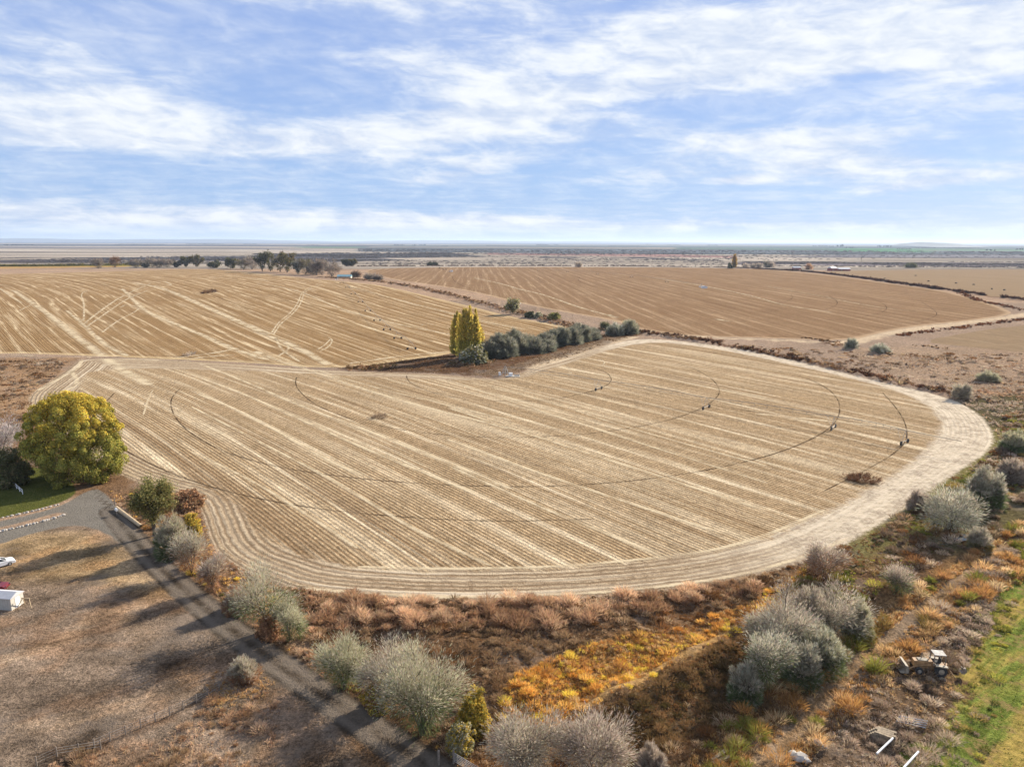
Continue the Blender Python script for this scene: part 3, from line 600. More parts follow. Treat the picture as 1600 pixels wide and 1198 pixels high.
pale = [(zz([(500, 640), (600, 560), (700, 490), (800, 440), (900, 395)], 0, 340, 3.81), 2.4, 1), (zz([(520, 655), (640, 570), (740, 500), (800, 470), (880, 440)], 0, 340, 3.81), 2.2, 1),
        (zz([(610, 690), (700, 620), (820, 560), (830, 540), (760, 520), (720, 540)], 0, 340, 3.81), 1.8, 1), (zz([(500, 620), (505, 520), (480, 460), (520, 440)], 0, 340, 3.81), 1.8, 1),
        (zz([(240, 435), (500, 415), (800, 392), (1000, 382), (1200, 372), (1400, 352), (1600, 380)], 0, 340, 3.81), 3.0, 2), (zz([(780, 400), (900, 410), (1040, 410), (980, 385)], 0, 340, 3.81), 3.5, 2),
        (zz([(730, 430), (790, 490), (860, 560), (1000, 620), (1200, 700), (1400, 790), (1600, 850)], 0, 340, 3.81), 5.0, 2), (zz([(800, 395), (960, 420), (1150, 500), (1350, 590), (1600, 700)], 0, 340, 3.81), 8.0, 2),
        (zz([(80, 440), (250, 550), (400, 670), (560, 790), (750, 930), (900, 1000)], 0, 340, 3.81), 6.5, 2), (zz([(400, 560), (500, 640), (620, 760), (760, 830)], 0, 340, 3.81), 3.5, 2),
        (zz([(0, 430), (60, 470), (130, 515)], 0, 340, 3.81), 3, 1), (zz([(120, 560), (160, 540), (200, 520)], 0, 340, 3.81), 2, 1), (zz([(1100, 850), (1250, 830), (1420, 820)], 0, 340, 3.81), 3, 2), (zz([(1380, 790), (1250, 815), (1050, 840)], 0, 340, 3.81), 3, 2),
        (zz([(105, 700), (150, 630), (230, 570), (270, 510), (290, 440), (395, 400)], 400, 340, 3.81), 1.6, .5), (zz([(95, 690), (135, 625), (210, 570), (255, 505), (275, 440), (370, 400)], 400, 340, 3.81), 1.6, .5),
        (zz([(0, 395), (150, 415), (300, 455), (500, 545), (700, 600), (900, 650), (1160, 695)], 400, 340, 3.81), 3.2, 1), (zz([(550, 410), (800, 480), (1000, 530), (1160, 570), (1350, 620), (1600, 665)], 400, 340, 3.81), 3.0, 1),
        (zz([(380, 800), (440, 770), (460, 730), (430, 715)], 400, 340, 3.81), 1.4, .5), (zz([(365, 790), (420, 755), (445, 725)], 400, 340, 3.81), 1.3, .5),
        (zz([(0, 680), (150, 735), (280, 790), (400, 860), (430, 880)], 400, 340, 3.81), 6.0, 2), (zz([(130, 830), (200, 790), (190, 760)], 400, 340, 3.81), 2, 1), (zz([(0, 800), (120, 850), (300, 900)], 400, 340, 3.81), 5, 2), (zz([(120, 720), (150, 790), (260, 860)], 400, 340, 3.81), 2, 1),
        (zz([(560, 870), (700, 850), (900, 820), (1150, 800)], 400, 340, 3.81), 3.5, 2), (zz([(980, 645), (1010, 630), (1060, 640)], 400, 340, 3.81), 1.2, .3),
        (zz([(1300, 360), (1450, 390), (1600, 435)], 400, 340, 3.81), 4, 1), (zz([(0, 415), (200, 460), (400, 535), (640, 595)], 800, 340, 3.81), 3.6, 1), (zz([(830, 355), (1000, 380), (1200, 415), (1400, 455), (1600, 510)], 800, 340, 3.81), 3.5, 1),
        (zz([(0, 515), (130, 550), (400, 585)], 1200, 340, 4), 3.2, 1), (zz([(0, 425), (330, 485), (650, 550), (940, 580)], 1200, 340, 4), 2.2, 1), (zz([(580, 575), (600, 590), (650, 595)], 800, 340, 3.81), 5, 1), (zz([(1210, 600), (1300, 615)], 800, 340, 3.81), 4.5, 1),
        (zz([(40, 90), (250, 170), (520, 290), (860, 410), (1498, 670)], 300, 540, 2.996), 2.0, .6), (zz([(0, 140), (250, 230), (600, 390), (900, 520), (1400, 720)], 300, 540, 2.996), 1.8, .6), (zz([(0, 215), (300, 340), (600, 520), (800, 610)], 300, 540, 2.996), 1.8, .6),
        (zz([(0, 290), (450, 520), (700, 650), (1000, 840), (1400, 1030)], 300, 540, 2.996), 1.3, .5), (zz([(0, 500), (300, 640), (600, 830), (780, 950)], 300, 540, 2.996), 1.2, .5), (zz([(500, 100), (900, 240), (1498, 390)], 300, 540, 2.996), 2.2, .6), (zz([(560, 110), (900, 210), (1498, 350)], 300, 540, 2.996), 1.3, .6),
        (zz([(0, 290), (400, 420), (900, 580), (1498, 770)], 700, 540, 2.996), 1.7, .6), (zz([(0, 160), (600, 360), (1498, 640)], 700, 540, 2.996), 1.5, .6), (zz([(100, 170), (500, 270), (900, 400), (1498, 560)], 700, 540, 2.996), 1.2, .6), (zz([(0, 560), (400, 740), (700, 860), (1000, 980)], 700, 540, 2.996), 1.6, .6),
        (zz([(0, 440), (500, 620), (900, 750), (1300, 880)], 700, 540, 2.996), 1.6, .6), (zz([(740, 95), (1100, 170), (1498, 240)], 700, 540, 2.996), 1.3, .5), (zz([(690, 100), (740, 85), (725, 65), (690, 60)], 700, 540, 2.996), 1.0, .2), (zz([(400, 130), (560, 135), (590, 125), (540, 115)], 700, 540, 2.996), 1.0, .2),
        ([(470, 919), (560, 928), (700, 934), (850, 931), (1000, 920), (1140, 902), (1250, 872), (1330, 838)], 1.3, .3), ([(560, 886), (700, 889), (870, 886), (1000, 874), (1110, 861), (1200, 835), (1290, 795)], 1.3, .8),
        ([(110, 580), (125, 600), (100, 615), (75, 625)], 2.5, 1), ([(60, 612), (100, 590), (125, 575), (130, 560)], 2.5, 1), ([(0, 556), (100, 559), (200, 562), (300, 566)], 3, 1),
        ([(225, 650), (232, 625), (240, 610)], .8, .2), ([(1180, 645), (1300, 657), (1400, 666)], 2.2, 2)]
strip(pale, 'tyre_tracks', PALE, 'pale tyre tracks and chaff lines crossing the stubble', .055)

# ------------------------------------------------------------------ plants
def quads_from(c, ax, up, w_, h_):
    """c centres (n,3); ax, up unit vectors; quad corners"""
    a = ax * w_[:, None] * .5; b_ = up * h_[:, None] * .5
    V = np.stack([c - a - b_, c + a - b_, c + a + b_, c - a + b_], 1).reshape(-1, 3)
    return V, np.arange(len(V)).reshape(-1, 4)
def unit(v): return v / (np.linalg.norm(v, axis=1, keepdims=True) + 1e-9)
def blades(base, dirn, L, w_, col0, r, droop=.25):
    """thin tapering blades of two faces each: (n*5 verts)"""
    n = len(base); side = unit(np.cross(dirn, r.normal(size=(n, 3)))); up = np.zeros((n, 3)); up[:, 2] = -1
    mid = base + dirn * (L * .55)[:, None]; tip = base + dirn * L[:, None] + up * (L * droop)[:, None]
    s_ = side * (w_ * .5)[:, None]
    V = np.stack([base - s_ * .7, base + s_ * .7, mid + s_, mid - s_, tip + s_ * .25, tip - s_ * .25], 1).reshape(-1, 3)
    k = np.arange(n)[:, None] * 6
    F = np.concatenate([k + np.array([[0, 1, 2, 3]]), k + np.array([[3, 2, 4, 5]])], 0)
    return V, F, np.repeat(col0, 6, 0)
def jitter(cols, r, a=.18, h=.05):
    n = len(cols); return np.clip(cols * (1 + a * r.normal(size=(n, 1))) * (1 + h * r.normal(size=(n, 3))), .004, .95)
def pick(pal, n, r, weights=None):
    pal = np.array(pal); return pal[r.choice(len(pal), n, p=weights)]
def limbs(r, h, spread, trunk_frac=.3, r0=.25, n1=7, lean=.0, up=.6):
    """skeleton: list of tapered segments and tip points"""
    segs, tips = [], []
    def grow(p, d, L, rad, lvl):
        q = p + d * L; segs.append((p, q, rad, rad * .62))
        if lvl == 0: tips.append(q); return
        k = r.integers(2, 4)
        for i in range(k):
            nd = d + r.normal(size=3) * .55 * np.array([1, 1, .6]); nd[2] = abs(nd[2]) * .7 + .25 * up; nd /= np.linalg.norm(nd)
            grow(q, nd, L * r.uniform(.55, .85), rad * .6, lvl - 1)
    nt = max(1, n1 // 4)
    for i in range(n1):
        a = 2 * math.pi * (i + r.uniform(-.3, .3)) / n1; rr = spread * r.uniform(.35, .8)
        b0 = np.array([r.normal() * .12 * r0 * 4, r.normal() * .12 * r0 * 4, -.2]); j = np.array([rr * .15 * math.cos(a), rr * .15 * math.sin(a), h * trunk_frac * r.uniform(.6, 1.1)])
        segs.append((b0, j, r0, r0 * .7))
        d = np.array([math.cos(a) * rr, math.sin(a) * rr, h * .35 * r.uniform(.7, 1.5)]); L = np.linalg.norm(d) * .55
        grow(j, d / np.linalg.norm(d), L, r0 * .6, 2)
    return segs, np.array(tips)
def tubes(segs, n=5):
    V, F = [], []
    for a, b_, r0, r1 in segs:
        a, b_ = Vector(a), Vector(b_); z = (b_ - a).normalized(); u = z.orthogonal().normalized(); w_ = z.cross(u); k = len(V)
        for p, rr in ((a, r0), (b_, r1)):
            for i in range(n):
                t = 2 * math.pi * i / n; V.append(p + u * rr * math.cos(t) + w_ * rr * math.sin(t))
        F += [(k + i, k + (i + 1) % n, k + n + (i + 1) % n, k + n + i) for i in range(n)]
    return np.array([tuple(v) for v in V]), F
def lobes_dome(r, n, rx, ry, h, low=0.0):
    """lobe centres filling a dome"""
    t = r.uniform(0, 2 * math.pi, n); cz = r.uniform(low, 1, n) ** .85; rad = np.sqrt(np.clip(1 - (np.clip(cz, .35, 1) - .35) ** 2 / .50, .08, 1)) * np.sqrt(r.uniform(.25, 1, n))
    return np.stack([rx * rad * np.cos(t), ry * rad * np.sin(t), h * cz * .92], 1)
def shrub(name, px, pyb, pyt, pw, pal, label, cat='shrub', group=None, kind='twig', dens=1.0, inner=None, stems=True, seed=0, asp=1.0, low=.12, openness=.0):
    """multi-stemmed shrub or small bare tree, dome of fine twigs and leaf tufts"""
    r = np.random.default_rng(seed * 17 + int(px) + int(pyb)); x, y = P(px, pyb); h = max(.5, top_z(y, pyt)); W = pw * mpp(y); rx = W / 2; rx *= 1.08; ry = rx * asp
    # the dome leans over its base: set the base half a depth back from the visible front edge
    root = empty(name, (x, y + ry * .35, Hz(x, y + ry * .35)), 0, label=label, cat=cat, group=group)
    pxs = W / mpp(y); flat = name == 'dry_shrub'
    if flat:
        h = .42; ry = abs(P(px, pyt)[1] - y) / 2; root.location.y = y + ry
    leaf = np.clip(mpp(y) * 1.25, .09, 1.6)
    nl = int(np.clip(pxs * 1.0, 8, 90)); C = lobes_dome(r, nl, rx * .92, ry * .92, h * .92, low)
    C[:, :2] *= r.uniform(.72, 1.16, (nl, 1)); C[:, 2] *= r.uniform(.55, 1.04, nl); C *= (1 + .28 * (fbm(C[:, 0] / rx * 3 + seed, C[:, 1] / rx * 3, 1.0, 2, seed) - .5))[:, None]
    lr = np.clip(rx * .24, .22, 2.2) * r.uniform(.5, 1.4, nl)
    N = int(np.clip(dens * 31 * pxs * (h / mpp(y)) * .34, 200, 38000)); N = N if not flat else int(np.clip(pxs * 60 * dens * .6, 100, 4000)); per = 7; M_ = N // per + 1
    sidx = r.integers(0, nl, M_); sd = unit(r.normal(size=(M_, 3)) + np.array([0, 0, .45])); srad = r.uniform(.1, 1, M_) ** .55
    sc_ = C[sidx] + sd * (lr[sidx] * srad)[:, None]; sc_[:, 2] = np.clip(sc_[:, 2], .05, None)
    un = np.where(r.random(M_) < (.0 if flat else .42))[0]; ud = unit(r.normal(size=(len(un), 3)) * np.array([1, 1, .8]) + np.array([0, 0, .3])); ud[:, 2] = np.abs(ud[:, 2]); ur = r.uniform(.35, 1.06, (len(un), 1)) ** .5 * (.80 + .45 * (fbm(np.arctan2(ud[:, 1], ud[:, 0]) * 2 + 9, ud[:, 2] * 3 + seed, 1.0, 3, seed + 4)[:, None] - .3))
    sc_[un] = ud * ur * np.array([rx, ry, h]); sd[un] = ud; srad[un] = ur[:, 0]
    k = np.repeat(np.arange(M_), per)[:N]; idx = sidx[k]; rad = srad[k]; d = unit(sd[k] + .55 * r.normal(size=(N, 3)))
    c = sc_[k] + r.normal(size=(N, 3)) * leaf * .5; c[:, 2] = np.clip(c[:, 2], .05, None)
    cl = (pick(pal, M_, r) * (1 + .16 * r.normal(size=(M_, 1))))[k]; hh = c[:, 2] / h
    cl = cl * (1 + .14 * r.normal(size=nl))[idx][:, None]
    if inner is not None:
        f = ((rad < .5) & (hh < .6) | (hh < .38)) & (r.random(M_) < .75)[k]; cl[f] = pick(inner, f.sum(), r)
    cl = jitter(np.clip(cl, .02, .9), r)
    if kind == 'twig':
        dd = unit(d * .7 + unit(c - np.array([0, 0, h * .1])) * .6 + np.array([0, 0, .35]))
        V, F, CC = blades(c - dd * leaf * 1.0, dd, leaf * r.uniform(2.0, 5.5, N), leaf * r.uniform(.14, .34, N), cl, r, .05)
    else:
        ax = unit(np.cross(d, r.normal(size=(N, 3)))); up = unit(np.cross(ax, d + .5 * r.normal(size=(N, 3))))
        V, F = quads_from(c, ax, up, leaf * r.uniform(.7, 1.3, N), leaf * r.uniform(.6, 1.1, N)); CC = np.repeat(cl, 4, 0)
    mk('crown', V, F, TWIG if kind == 'twig' else LEAF, root, colors=CC)
    if stems:
        sg = []
        for i in range(int(np.clip(nl * .9, 5, 44))):
            e = C[i % nl]; b0 = np.array([r.normal() * rx * .06, r.normal() * ry * .06, -.3]); m_ = e * np.array([.4, .4, .55]) + r.normal(size=3) * rx * .05
            k = np.clip(h * .022, .05, .24); sg += [(b0, m_, k, k * .7), (m_, e, k * .7, k * .3)]
            for q in range(2): sg.append((m_ * .4 + e * .6, e + r.normal(size=3) * lr[i % nl] * .8, k * .4, k * .15))
        V, F = tubes(sg, 4); mk('trunk', V, F, BARK, root)
    return root

# palettes (leaf and twig albedos)
GREY = [(.62, .55, .44), (.72, .65, .52), (.50, .44, .36), (.60, .56, .42)]; GREY = [tuple(v * f_ for v, f_ in zip(q, (.76, .74, .70))) for q in GREY]
GREYG = [(.60, .57, .40), (.47, .47, .30), (.70, .66, .48), (.54, .50, .38)]; GREYG = [tuple(v * f_ for v, f_ in zip(q, (.76, .74, .70))) for q in GREYG]
MAUVE = [(.54, .45, .37), (.62, .53, .44), (.42, .35, .29), (.68, .58, .48)]; MAUVE = [tuple(v * f_ for v, f_ in zip(q, (.76, .74, .70))) for q in MAUVE]
GREEN = [(.16, .20, .075), (.12, .165, .065), (.20, .23, .10)]
OLIVE = [(.27, .24, .085), (.21, .20, .07), (.34, .29, .12), (.16, .16, .06)]
YEL = [(.58, .42, .08), (.48, .38, .08), (.66, .46, .09), (.34, .30, .08)]
GOLD = [(.64, .46, .07), (.54, .42, .07), (.44, .38, .075), (.32, .31, .07)]
RUST = [(.40, .23, .12), (.32, .18, .10), (.46, .28, .16)]
SAGE = [(.22, .23, .17), (.17, .18, .13), (.28, .28, .22)]
BLUEG = [(.42, .41, .32), (.33, .33, .24), (.52, .50, .40), (.25, .25, .18)]
DARKG = [(.09, .105, .05), (.12, .125, .06), (.15, .135, .08)]

# ---- big round yellow tree on the left
def big_tree():
    r = np.random.default_rng(3); x, y = P(107, 758); y += 4; W = 138 * mpp(y); h = top_z(y, 616); rx = W / 2
    root = empty('yellow_tree', (x, y, 0), label='big round yellow-green tree standing beside the lawn and driveway', cat='tree')
    sg, _ = limbs(r, h, rx * .8, .22, .42, 9); V, F = tubes(sg, 6); mk('trunk', V, F, BARK, root)
    nl = 300; zf = r.uniform(.04, 1.0, nl) ; prof = np.interp(zf, [0, .15, .35, .6, .8, .93, 1.0], [.66, .80, .93, 1.0, .84, .50, .12])
    t = r.uniform(0, 2 * math.pi, nl); rr = rx * .90 * prof * r.uniform(.80, 1.08, nl)
    C = np.stack([rr * np.cos(t), rr * np.sin(t) * .95, zf * h * .95], 1)
    C[:, 0] += np.where((zf < .35) & (C[:, 0] > 0), 1.5, 0); C = C[~((zf < .30) & (C[:, 0] < -rx * .25))]; 
    ni = 110; zi = r.uniform(.12, .9, ni); ri = rx * np.interp(zi, [0, .35, .6, .8, 1], [.6, .8, .85, .6, .1]) * np.sqrt(r.uniform(.02, .7, ni)); ti = r.uniform(0, 6.28, ni)
    C = np.vstack([C, np.stack([ri * np.cos(ti), ri * np.sin(ti), zi * h], 1)]); nl = len(C)
    cen = np.array([0, 0, h * .40]); lr = r.uniform(.8, 1.9, nl); lr[-ni:] *= 1.7
    N = 130000; idx = r.integers(0, nl, N); out = unit(C - cen)[idx]
    d = unit(r.normal(size=(N, 3)) + out * .9 + np.array([0, 0, .5])); c = C[idx] + d * (lr[idx] * r.uniform(.6, 1.05, N))[:, None]; c[:, 2] = np.abs(c[:, 2])
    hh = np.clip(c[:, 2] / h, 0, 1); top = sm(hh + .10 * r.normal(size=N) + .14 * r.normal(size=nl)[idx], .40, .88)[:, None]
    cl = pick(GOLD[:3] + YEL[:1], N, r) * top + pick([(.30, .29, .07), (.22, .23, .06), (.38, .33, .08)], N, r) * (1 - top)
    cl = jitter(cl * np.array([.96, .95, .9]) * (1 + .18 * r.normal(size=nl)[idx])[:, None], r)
    ax = unit(np.cross(d, r.normal(size=(N, 3)))); up = unit(np.cross(ax, d + .6 * r.normal(size=(N, 3))))
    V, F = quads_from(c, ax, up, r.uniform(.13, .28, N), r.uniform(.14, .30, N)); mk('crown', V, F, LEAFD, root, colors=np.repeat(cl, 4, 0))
big_tree()

# ---- broad-leaf or bare trees with a visible trunk
def tree(name, px, pyb, pyt, pw, pal, label, leafn=6000, bare=False, group=None, seed=1, low=.3, cat='tree', lv=.30, size=1.0, sub=None):
    r = np.random.default_rng(seed * 31 + int(px)); x, y = P(px, pyb); h = top_z(y, pyt); W = pw * mpp(y); rx = W / 2
    root = empty(name, (x, y, Hz(x, y)), label=label, cat=cat, group=group)
    s0 = np.clip(mpp(y) * 1.4, .12, 1.5) * size
    sg, tips = limbs(r, h * .9, rx, lv, np.clip(h * .02, .08, .4), 7)
    # rescale the skeleton into the crown
    tp = tips.copy(); sx = rx * .88 / (np.percentile(np.abs(tp[:, :2]), 88) + 1e-6); sz = h * .92 / np.percentile(tp[:, 2], 95)
    S = np.array([sx, sx, sz]); sg = [(a * S, b_ * S, r0, r1) for a, b_, r0, r1 in sg]; tips = tips * S
    V, F = tubes(sg, 5); mk('trunk', V, F, BARK, root)
    sgl = [(a, b_) for a, b_, r0, r1 in sg if b_[2] > h * low and a[2] > .02 * h]; idx = r.integers(0, len(sgl), leafn); tt = r.uniform(.1, 1.05, (leafn, 1)); SA = np.array([a for a, b_ in sgl]); SB = np.array([b_ for a, b_ in sgl]); ends = SB
    sp_ = np.clip(rx * .42, .4, 3.2); d = r.normal(size=(leafn, 3)); c = SA[idx] * (1 - tt) + SB[idx] * tt + d * sp_ * .5; c[:, 2] = np.abs(c[:, 2]); du = unit(d + np.array([0, 0, .4]))
    hh = c[:, 2] / h; cl = pick(pal, leafn, r)
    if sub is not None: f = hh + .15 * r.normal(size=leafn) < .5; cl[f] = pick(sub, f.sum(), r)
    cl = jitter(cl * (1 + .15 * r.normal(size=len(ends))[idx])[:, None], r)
    if bare:
        dd = unit(unit(c - np.array([0, 0, h * .3])) + .5 * d + np.array([0, 0, .25])); V, F, CC = blades(c, dd, s0 * r.uniform(2, 4.5, leafn), s0 * r.uniform(.25, .5, leafn), cl, r, .05)
    else:
        ax = unit(np.cross(du, r.normal(size=(leafn, 3)))); up = unit(np.cross(ax, du + .6 * r.normal(size=(leafn, 3))))
        V, F = quads_from(c, ax, up, s0 * r.uniform(.8, 1.5, leafn), s0 * r.uniform(.7, 1.3, leafn)); CC = np.repeat(cl, 4, 0)
    mk('crown', V, F, TWIG if bare else LEAF, root, colors=CC); return root

tree('olive_tree', 243, 838, 746, 50, OLIVE, 'olive-green leafy tree beside the gravel road next to the mailbox', 12000, seed=2, low=.25)
GR = 'grey trees and shrubs along the gravel road'
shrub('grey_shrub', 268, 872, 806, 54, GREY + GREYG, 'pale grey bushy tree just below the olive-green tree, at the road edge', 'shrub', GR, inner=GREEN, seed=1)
shrub('yellow_shrub', 300, 846, 808, 32, YEL, 'small yellow shrub between the olive-green tree and the curved field corner', 'shrub', kind='leaf', seed=2)
tree('grey_shrub', 302, 899, 832, 43, GREY, 'second pale grey bush down the gravel road, tangled with the first', 6000, True, GR, 3, .04, cat='shrub', lv=.10, sub=RUST)
tree('grey_shrub', 335, 925, 868, 36, MAUVE, 'low mauve-grey bush between the field corner and the road, above the bare-limbed tree', 5500, True, GR, 4, .04, cat='shrub', lv=.10, sub=RUST)
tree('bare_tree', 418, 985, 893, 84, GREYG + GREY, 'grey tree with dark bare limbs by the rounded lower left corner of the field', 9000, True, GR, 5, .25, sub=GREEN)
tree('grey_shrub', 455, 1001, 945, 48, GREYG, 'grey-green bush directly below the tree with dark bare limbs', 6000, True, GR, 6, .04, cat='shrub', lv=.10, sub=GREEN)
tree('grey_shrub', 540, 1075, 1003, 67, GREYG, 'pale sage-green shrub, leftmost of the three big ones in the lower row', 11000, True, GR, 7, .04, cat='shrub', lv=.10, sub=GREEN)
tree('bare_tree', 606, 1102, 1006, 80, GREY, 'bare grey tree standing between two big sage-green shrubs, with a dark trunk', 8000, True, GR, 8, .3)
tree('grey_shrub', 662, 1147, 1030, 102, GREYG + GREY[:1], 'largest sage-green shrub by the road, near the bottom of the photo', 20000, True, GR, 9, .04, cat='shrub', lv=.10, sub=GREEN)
shrub('yellow_shrub', 742, 1150, 1082, 50, YEL, 'yellow shrub tucked against the right side of the largest sage-green shrub', 'shrub', kind='leaf', seed=10)
shrub('yellow_shrub', 720, 1178, 1130, 46, YEL + GREYG, 'yellow and sage mixed shrub at the foot of the largest sage-green shrub', 'shrub', kind='leaf', seed=11)
tree('grey_shrub', 820, 1211, 1112, 94, MAUVE + GREY, 'rounded mauve-grey bush cut by the bottom edge, left of the pair', 15000, True, None, 12, .04, cat='shrub', lv=.10, sub=GREY)
tree('grey_shrub', 930, 1222, 1128, 89, MAUVE, 'mauve-grey bush at the bottom edge, right of the pair', 14000, True, None, 13, .04, cat='shrub', lv=.10, sub=GREY)
shrub('grey_shrub', 1020, 1232, 1172, 50, MAUVE, 'small grey bush top just showing at the bottom edge', 'shrub', seed=14)
RB = 'grey bushes in the ditch on the right'
tree('grey_shrub', 1290, 905, 850, 52, MAUVE, 'round bare mauve bush touching the lower right rim of the big field', 6500, True, RB, 15, .04, cat='shrub', lv=.10, sub=RUST)
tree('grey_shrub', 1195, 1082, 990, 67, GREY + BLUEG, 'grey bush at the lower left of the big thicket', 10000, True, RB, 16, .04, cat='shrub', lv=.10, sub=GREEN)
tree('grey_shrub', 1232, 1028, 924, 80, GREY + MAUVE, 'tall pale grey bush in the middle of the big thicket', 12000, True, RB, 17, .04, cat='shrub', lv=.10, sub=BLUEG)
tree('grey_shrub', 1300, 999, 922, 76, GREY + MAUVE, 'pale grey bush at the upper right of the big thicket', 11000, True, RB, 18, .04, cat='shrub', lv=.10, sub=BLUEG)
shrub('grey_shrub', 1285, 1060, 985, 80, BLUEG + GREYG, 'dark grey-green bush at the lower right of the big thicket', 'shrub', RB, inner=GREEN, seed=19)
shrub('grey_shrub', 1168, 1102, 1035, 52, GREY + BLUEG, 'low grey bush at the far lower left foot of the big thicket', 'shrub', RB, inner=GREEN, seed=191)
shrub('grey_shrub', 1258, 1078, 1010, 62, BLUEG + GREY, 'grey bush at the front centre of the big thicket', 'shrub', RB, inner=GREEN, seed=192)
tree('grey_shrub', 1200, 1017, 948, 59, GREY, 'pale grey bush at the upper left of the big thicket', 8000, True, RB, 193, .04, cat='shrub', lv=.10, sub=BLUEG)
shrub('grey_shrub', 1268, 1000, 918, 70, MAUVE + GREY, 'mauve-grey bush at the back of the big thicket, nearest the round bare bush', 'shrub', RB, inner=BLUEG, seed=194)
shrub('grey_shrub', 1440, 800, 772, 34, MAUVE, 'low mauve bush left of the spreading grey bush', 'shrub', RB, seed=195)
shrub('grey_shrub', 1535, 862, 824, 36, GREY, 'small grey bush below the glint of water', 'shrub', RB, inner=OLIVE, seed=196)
shrub('dry_bush', 370, 960, 922, 42, MAUVE + RUST, 'tan-mauve bush between the low mauve-grey bush and the bare-limbed tree', 'shrub', GR, inner=RUST, seed=197)
shrub('orange_shrub', 592, 1112, 1062, 46, RUST + YEL, 'orange undergrowth bush in front of the bare grey tree in the lower row', 'shrub', kind='leaf', seed=198)
shrub('orange_shrub', 420, 1000, 962, 36, RUST, 'rusty undergrowth bush at the foot of the bare-limbed tree', 'shrub', kind='leaf', seed=199)
shrub('dry_bush', 380, 1068, 1034, 46, GREY, 'pale tan bush on the lot side of the road', 'shrub', inner=RUST, seed=200)
shrub('dry_bush', 292, 800, 770, 46, RUST + [(.6, .42, .26)], 'rusty brush clump tucked in the bend of the field headland', 'shrub', kind='leaf', seed=201)
shrub('olive_shrub', 1345, 1005, 935, 44, GREYG, 'small sage bush on the right flank of the big thicket', 'shrub', RB, inner=OLIVE, seed=20)
tree('grey_shrub', 1402, 926, 888, 44, MAUVE, 'low grey-mauve bush midway between the field rim and the backhoe', 5000, True, RB, 21, .04, cat='shrub', lv=.10, sub=GREEN)
tree('grey_shrub', 1484, 826, 770, 67, GREY + BLUEG, 'spreading grey bush with a glint of water at its foot', 9000, True, RB, 22, .04, cat='shrub', lv=.10, sub=BLUEG)
shrub('grey_shrub', 1546, 796, 728, 60, BLUEG + GREY, 'round grey-green bush near the right edge below the field corner', 'shrub', RB, inner=GREEN, seed=23)
shrub('grey_shrub', 1588, 752, 716, 46, MAUVE, 'mauve bush at the right edge, behind the round grey-green bush', 'shrub', RB, seed=24)
shrub('olive_shrub', 1590, 705, 672, 40, GREYG, 'green-grey bush cut by the right edge of the photo', 'shrub', RB, inner=GREEN, seed=25)
shrub('grey_shrub', 1506, 622, 600, 27, GREY, 'small grey bush on the far right rim of the big field', 'shrub', RB, seed=26)
shrub('green_shrub', 1548, 596, 582, 28, GREYG, 'low green bush on the scrubland behind the field corner', 'shrub', seed=27)
shrub('grey_shrub', 1332, 545, 528, 18, BLUEG, 'single round grey bush beside the pale dirt track junction', 'shrub', seed=28)
shrub('grey_shrub', 1378, 551, 539, 27, BLUEG, 'wide low grey bush right of the round one by the dirt track', 'shrub', seed=29)
shrub('grey_shrub', 60, 655, 640, 26, GREY, 'grey shrub just behind the left side of the round yellow tree', 'shrub', seed=30)
tree('bare_tree', 2, 735, 660, 56, [(.5, .44, .40), (.42, .36, .33)], 'pale leafless tree at the left edge beside the yellow tree', 4500, True, None, 31, .2)
shrub('green_shrub', 8, 762, 700, 62, [(.20, .20, .09), (.15, .16, .075), (.28, .24, .13)], 'dark green bush at the left edge of the lawn', 'shrub', kind='leaf', seed=32)
shrub('dry_shrub', 1358, 756, 741, 50, [(.16, .08, .045), (.20, .11, .06), (.12, .07, .045)], 'reddish brown patch of weeds standing alone in the stubble', 'weed patch', seed=33, low=.05, asp=.5, stems=False, dens=1.6)
shrub('dry_shrub', 310, 461, 456, 20, [(.14, .08, .045), (.18, .10, .06)], 'dark weed patch standing alone in the golden left field', 'weed patch', seed=34, low=.05, asp=.5, stems=False)
shrub('dry_shrub', 590, 656, 649, 30, [(.30, .22, .15), (.24, .17, .11)], 'thin brown weed patch in the middle of the big stubble field', 'weed patch', seed=35, low=.05, asp=.5, stems=False, dens=.5)
shrub('dry_shrub', 284, 560, 553, 10, MAUVE, 'tiny grey bush on the dark line between the two left fields', 'shrub', seed=36)

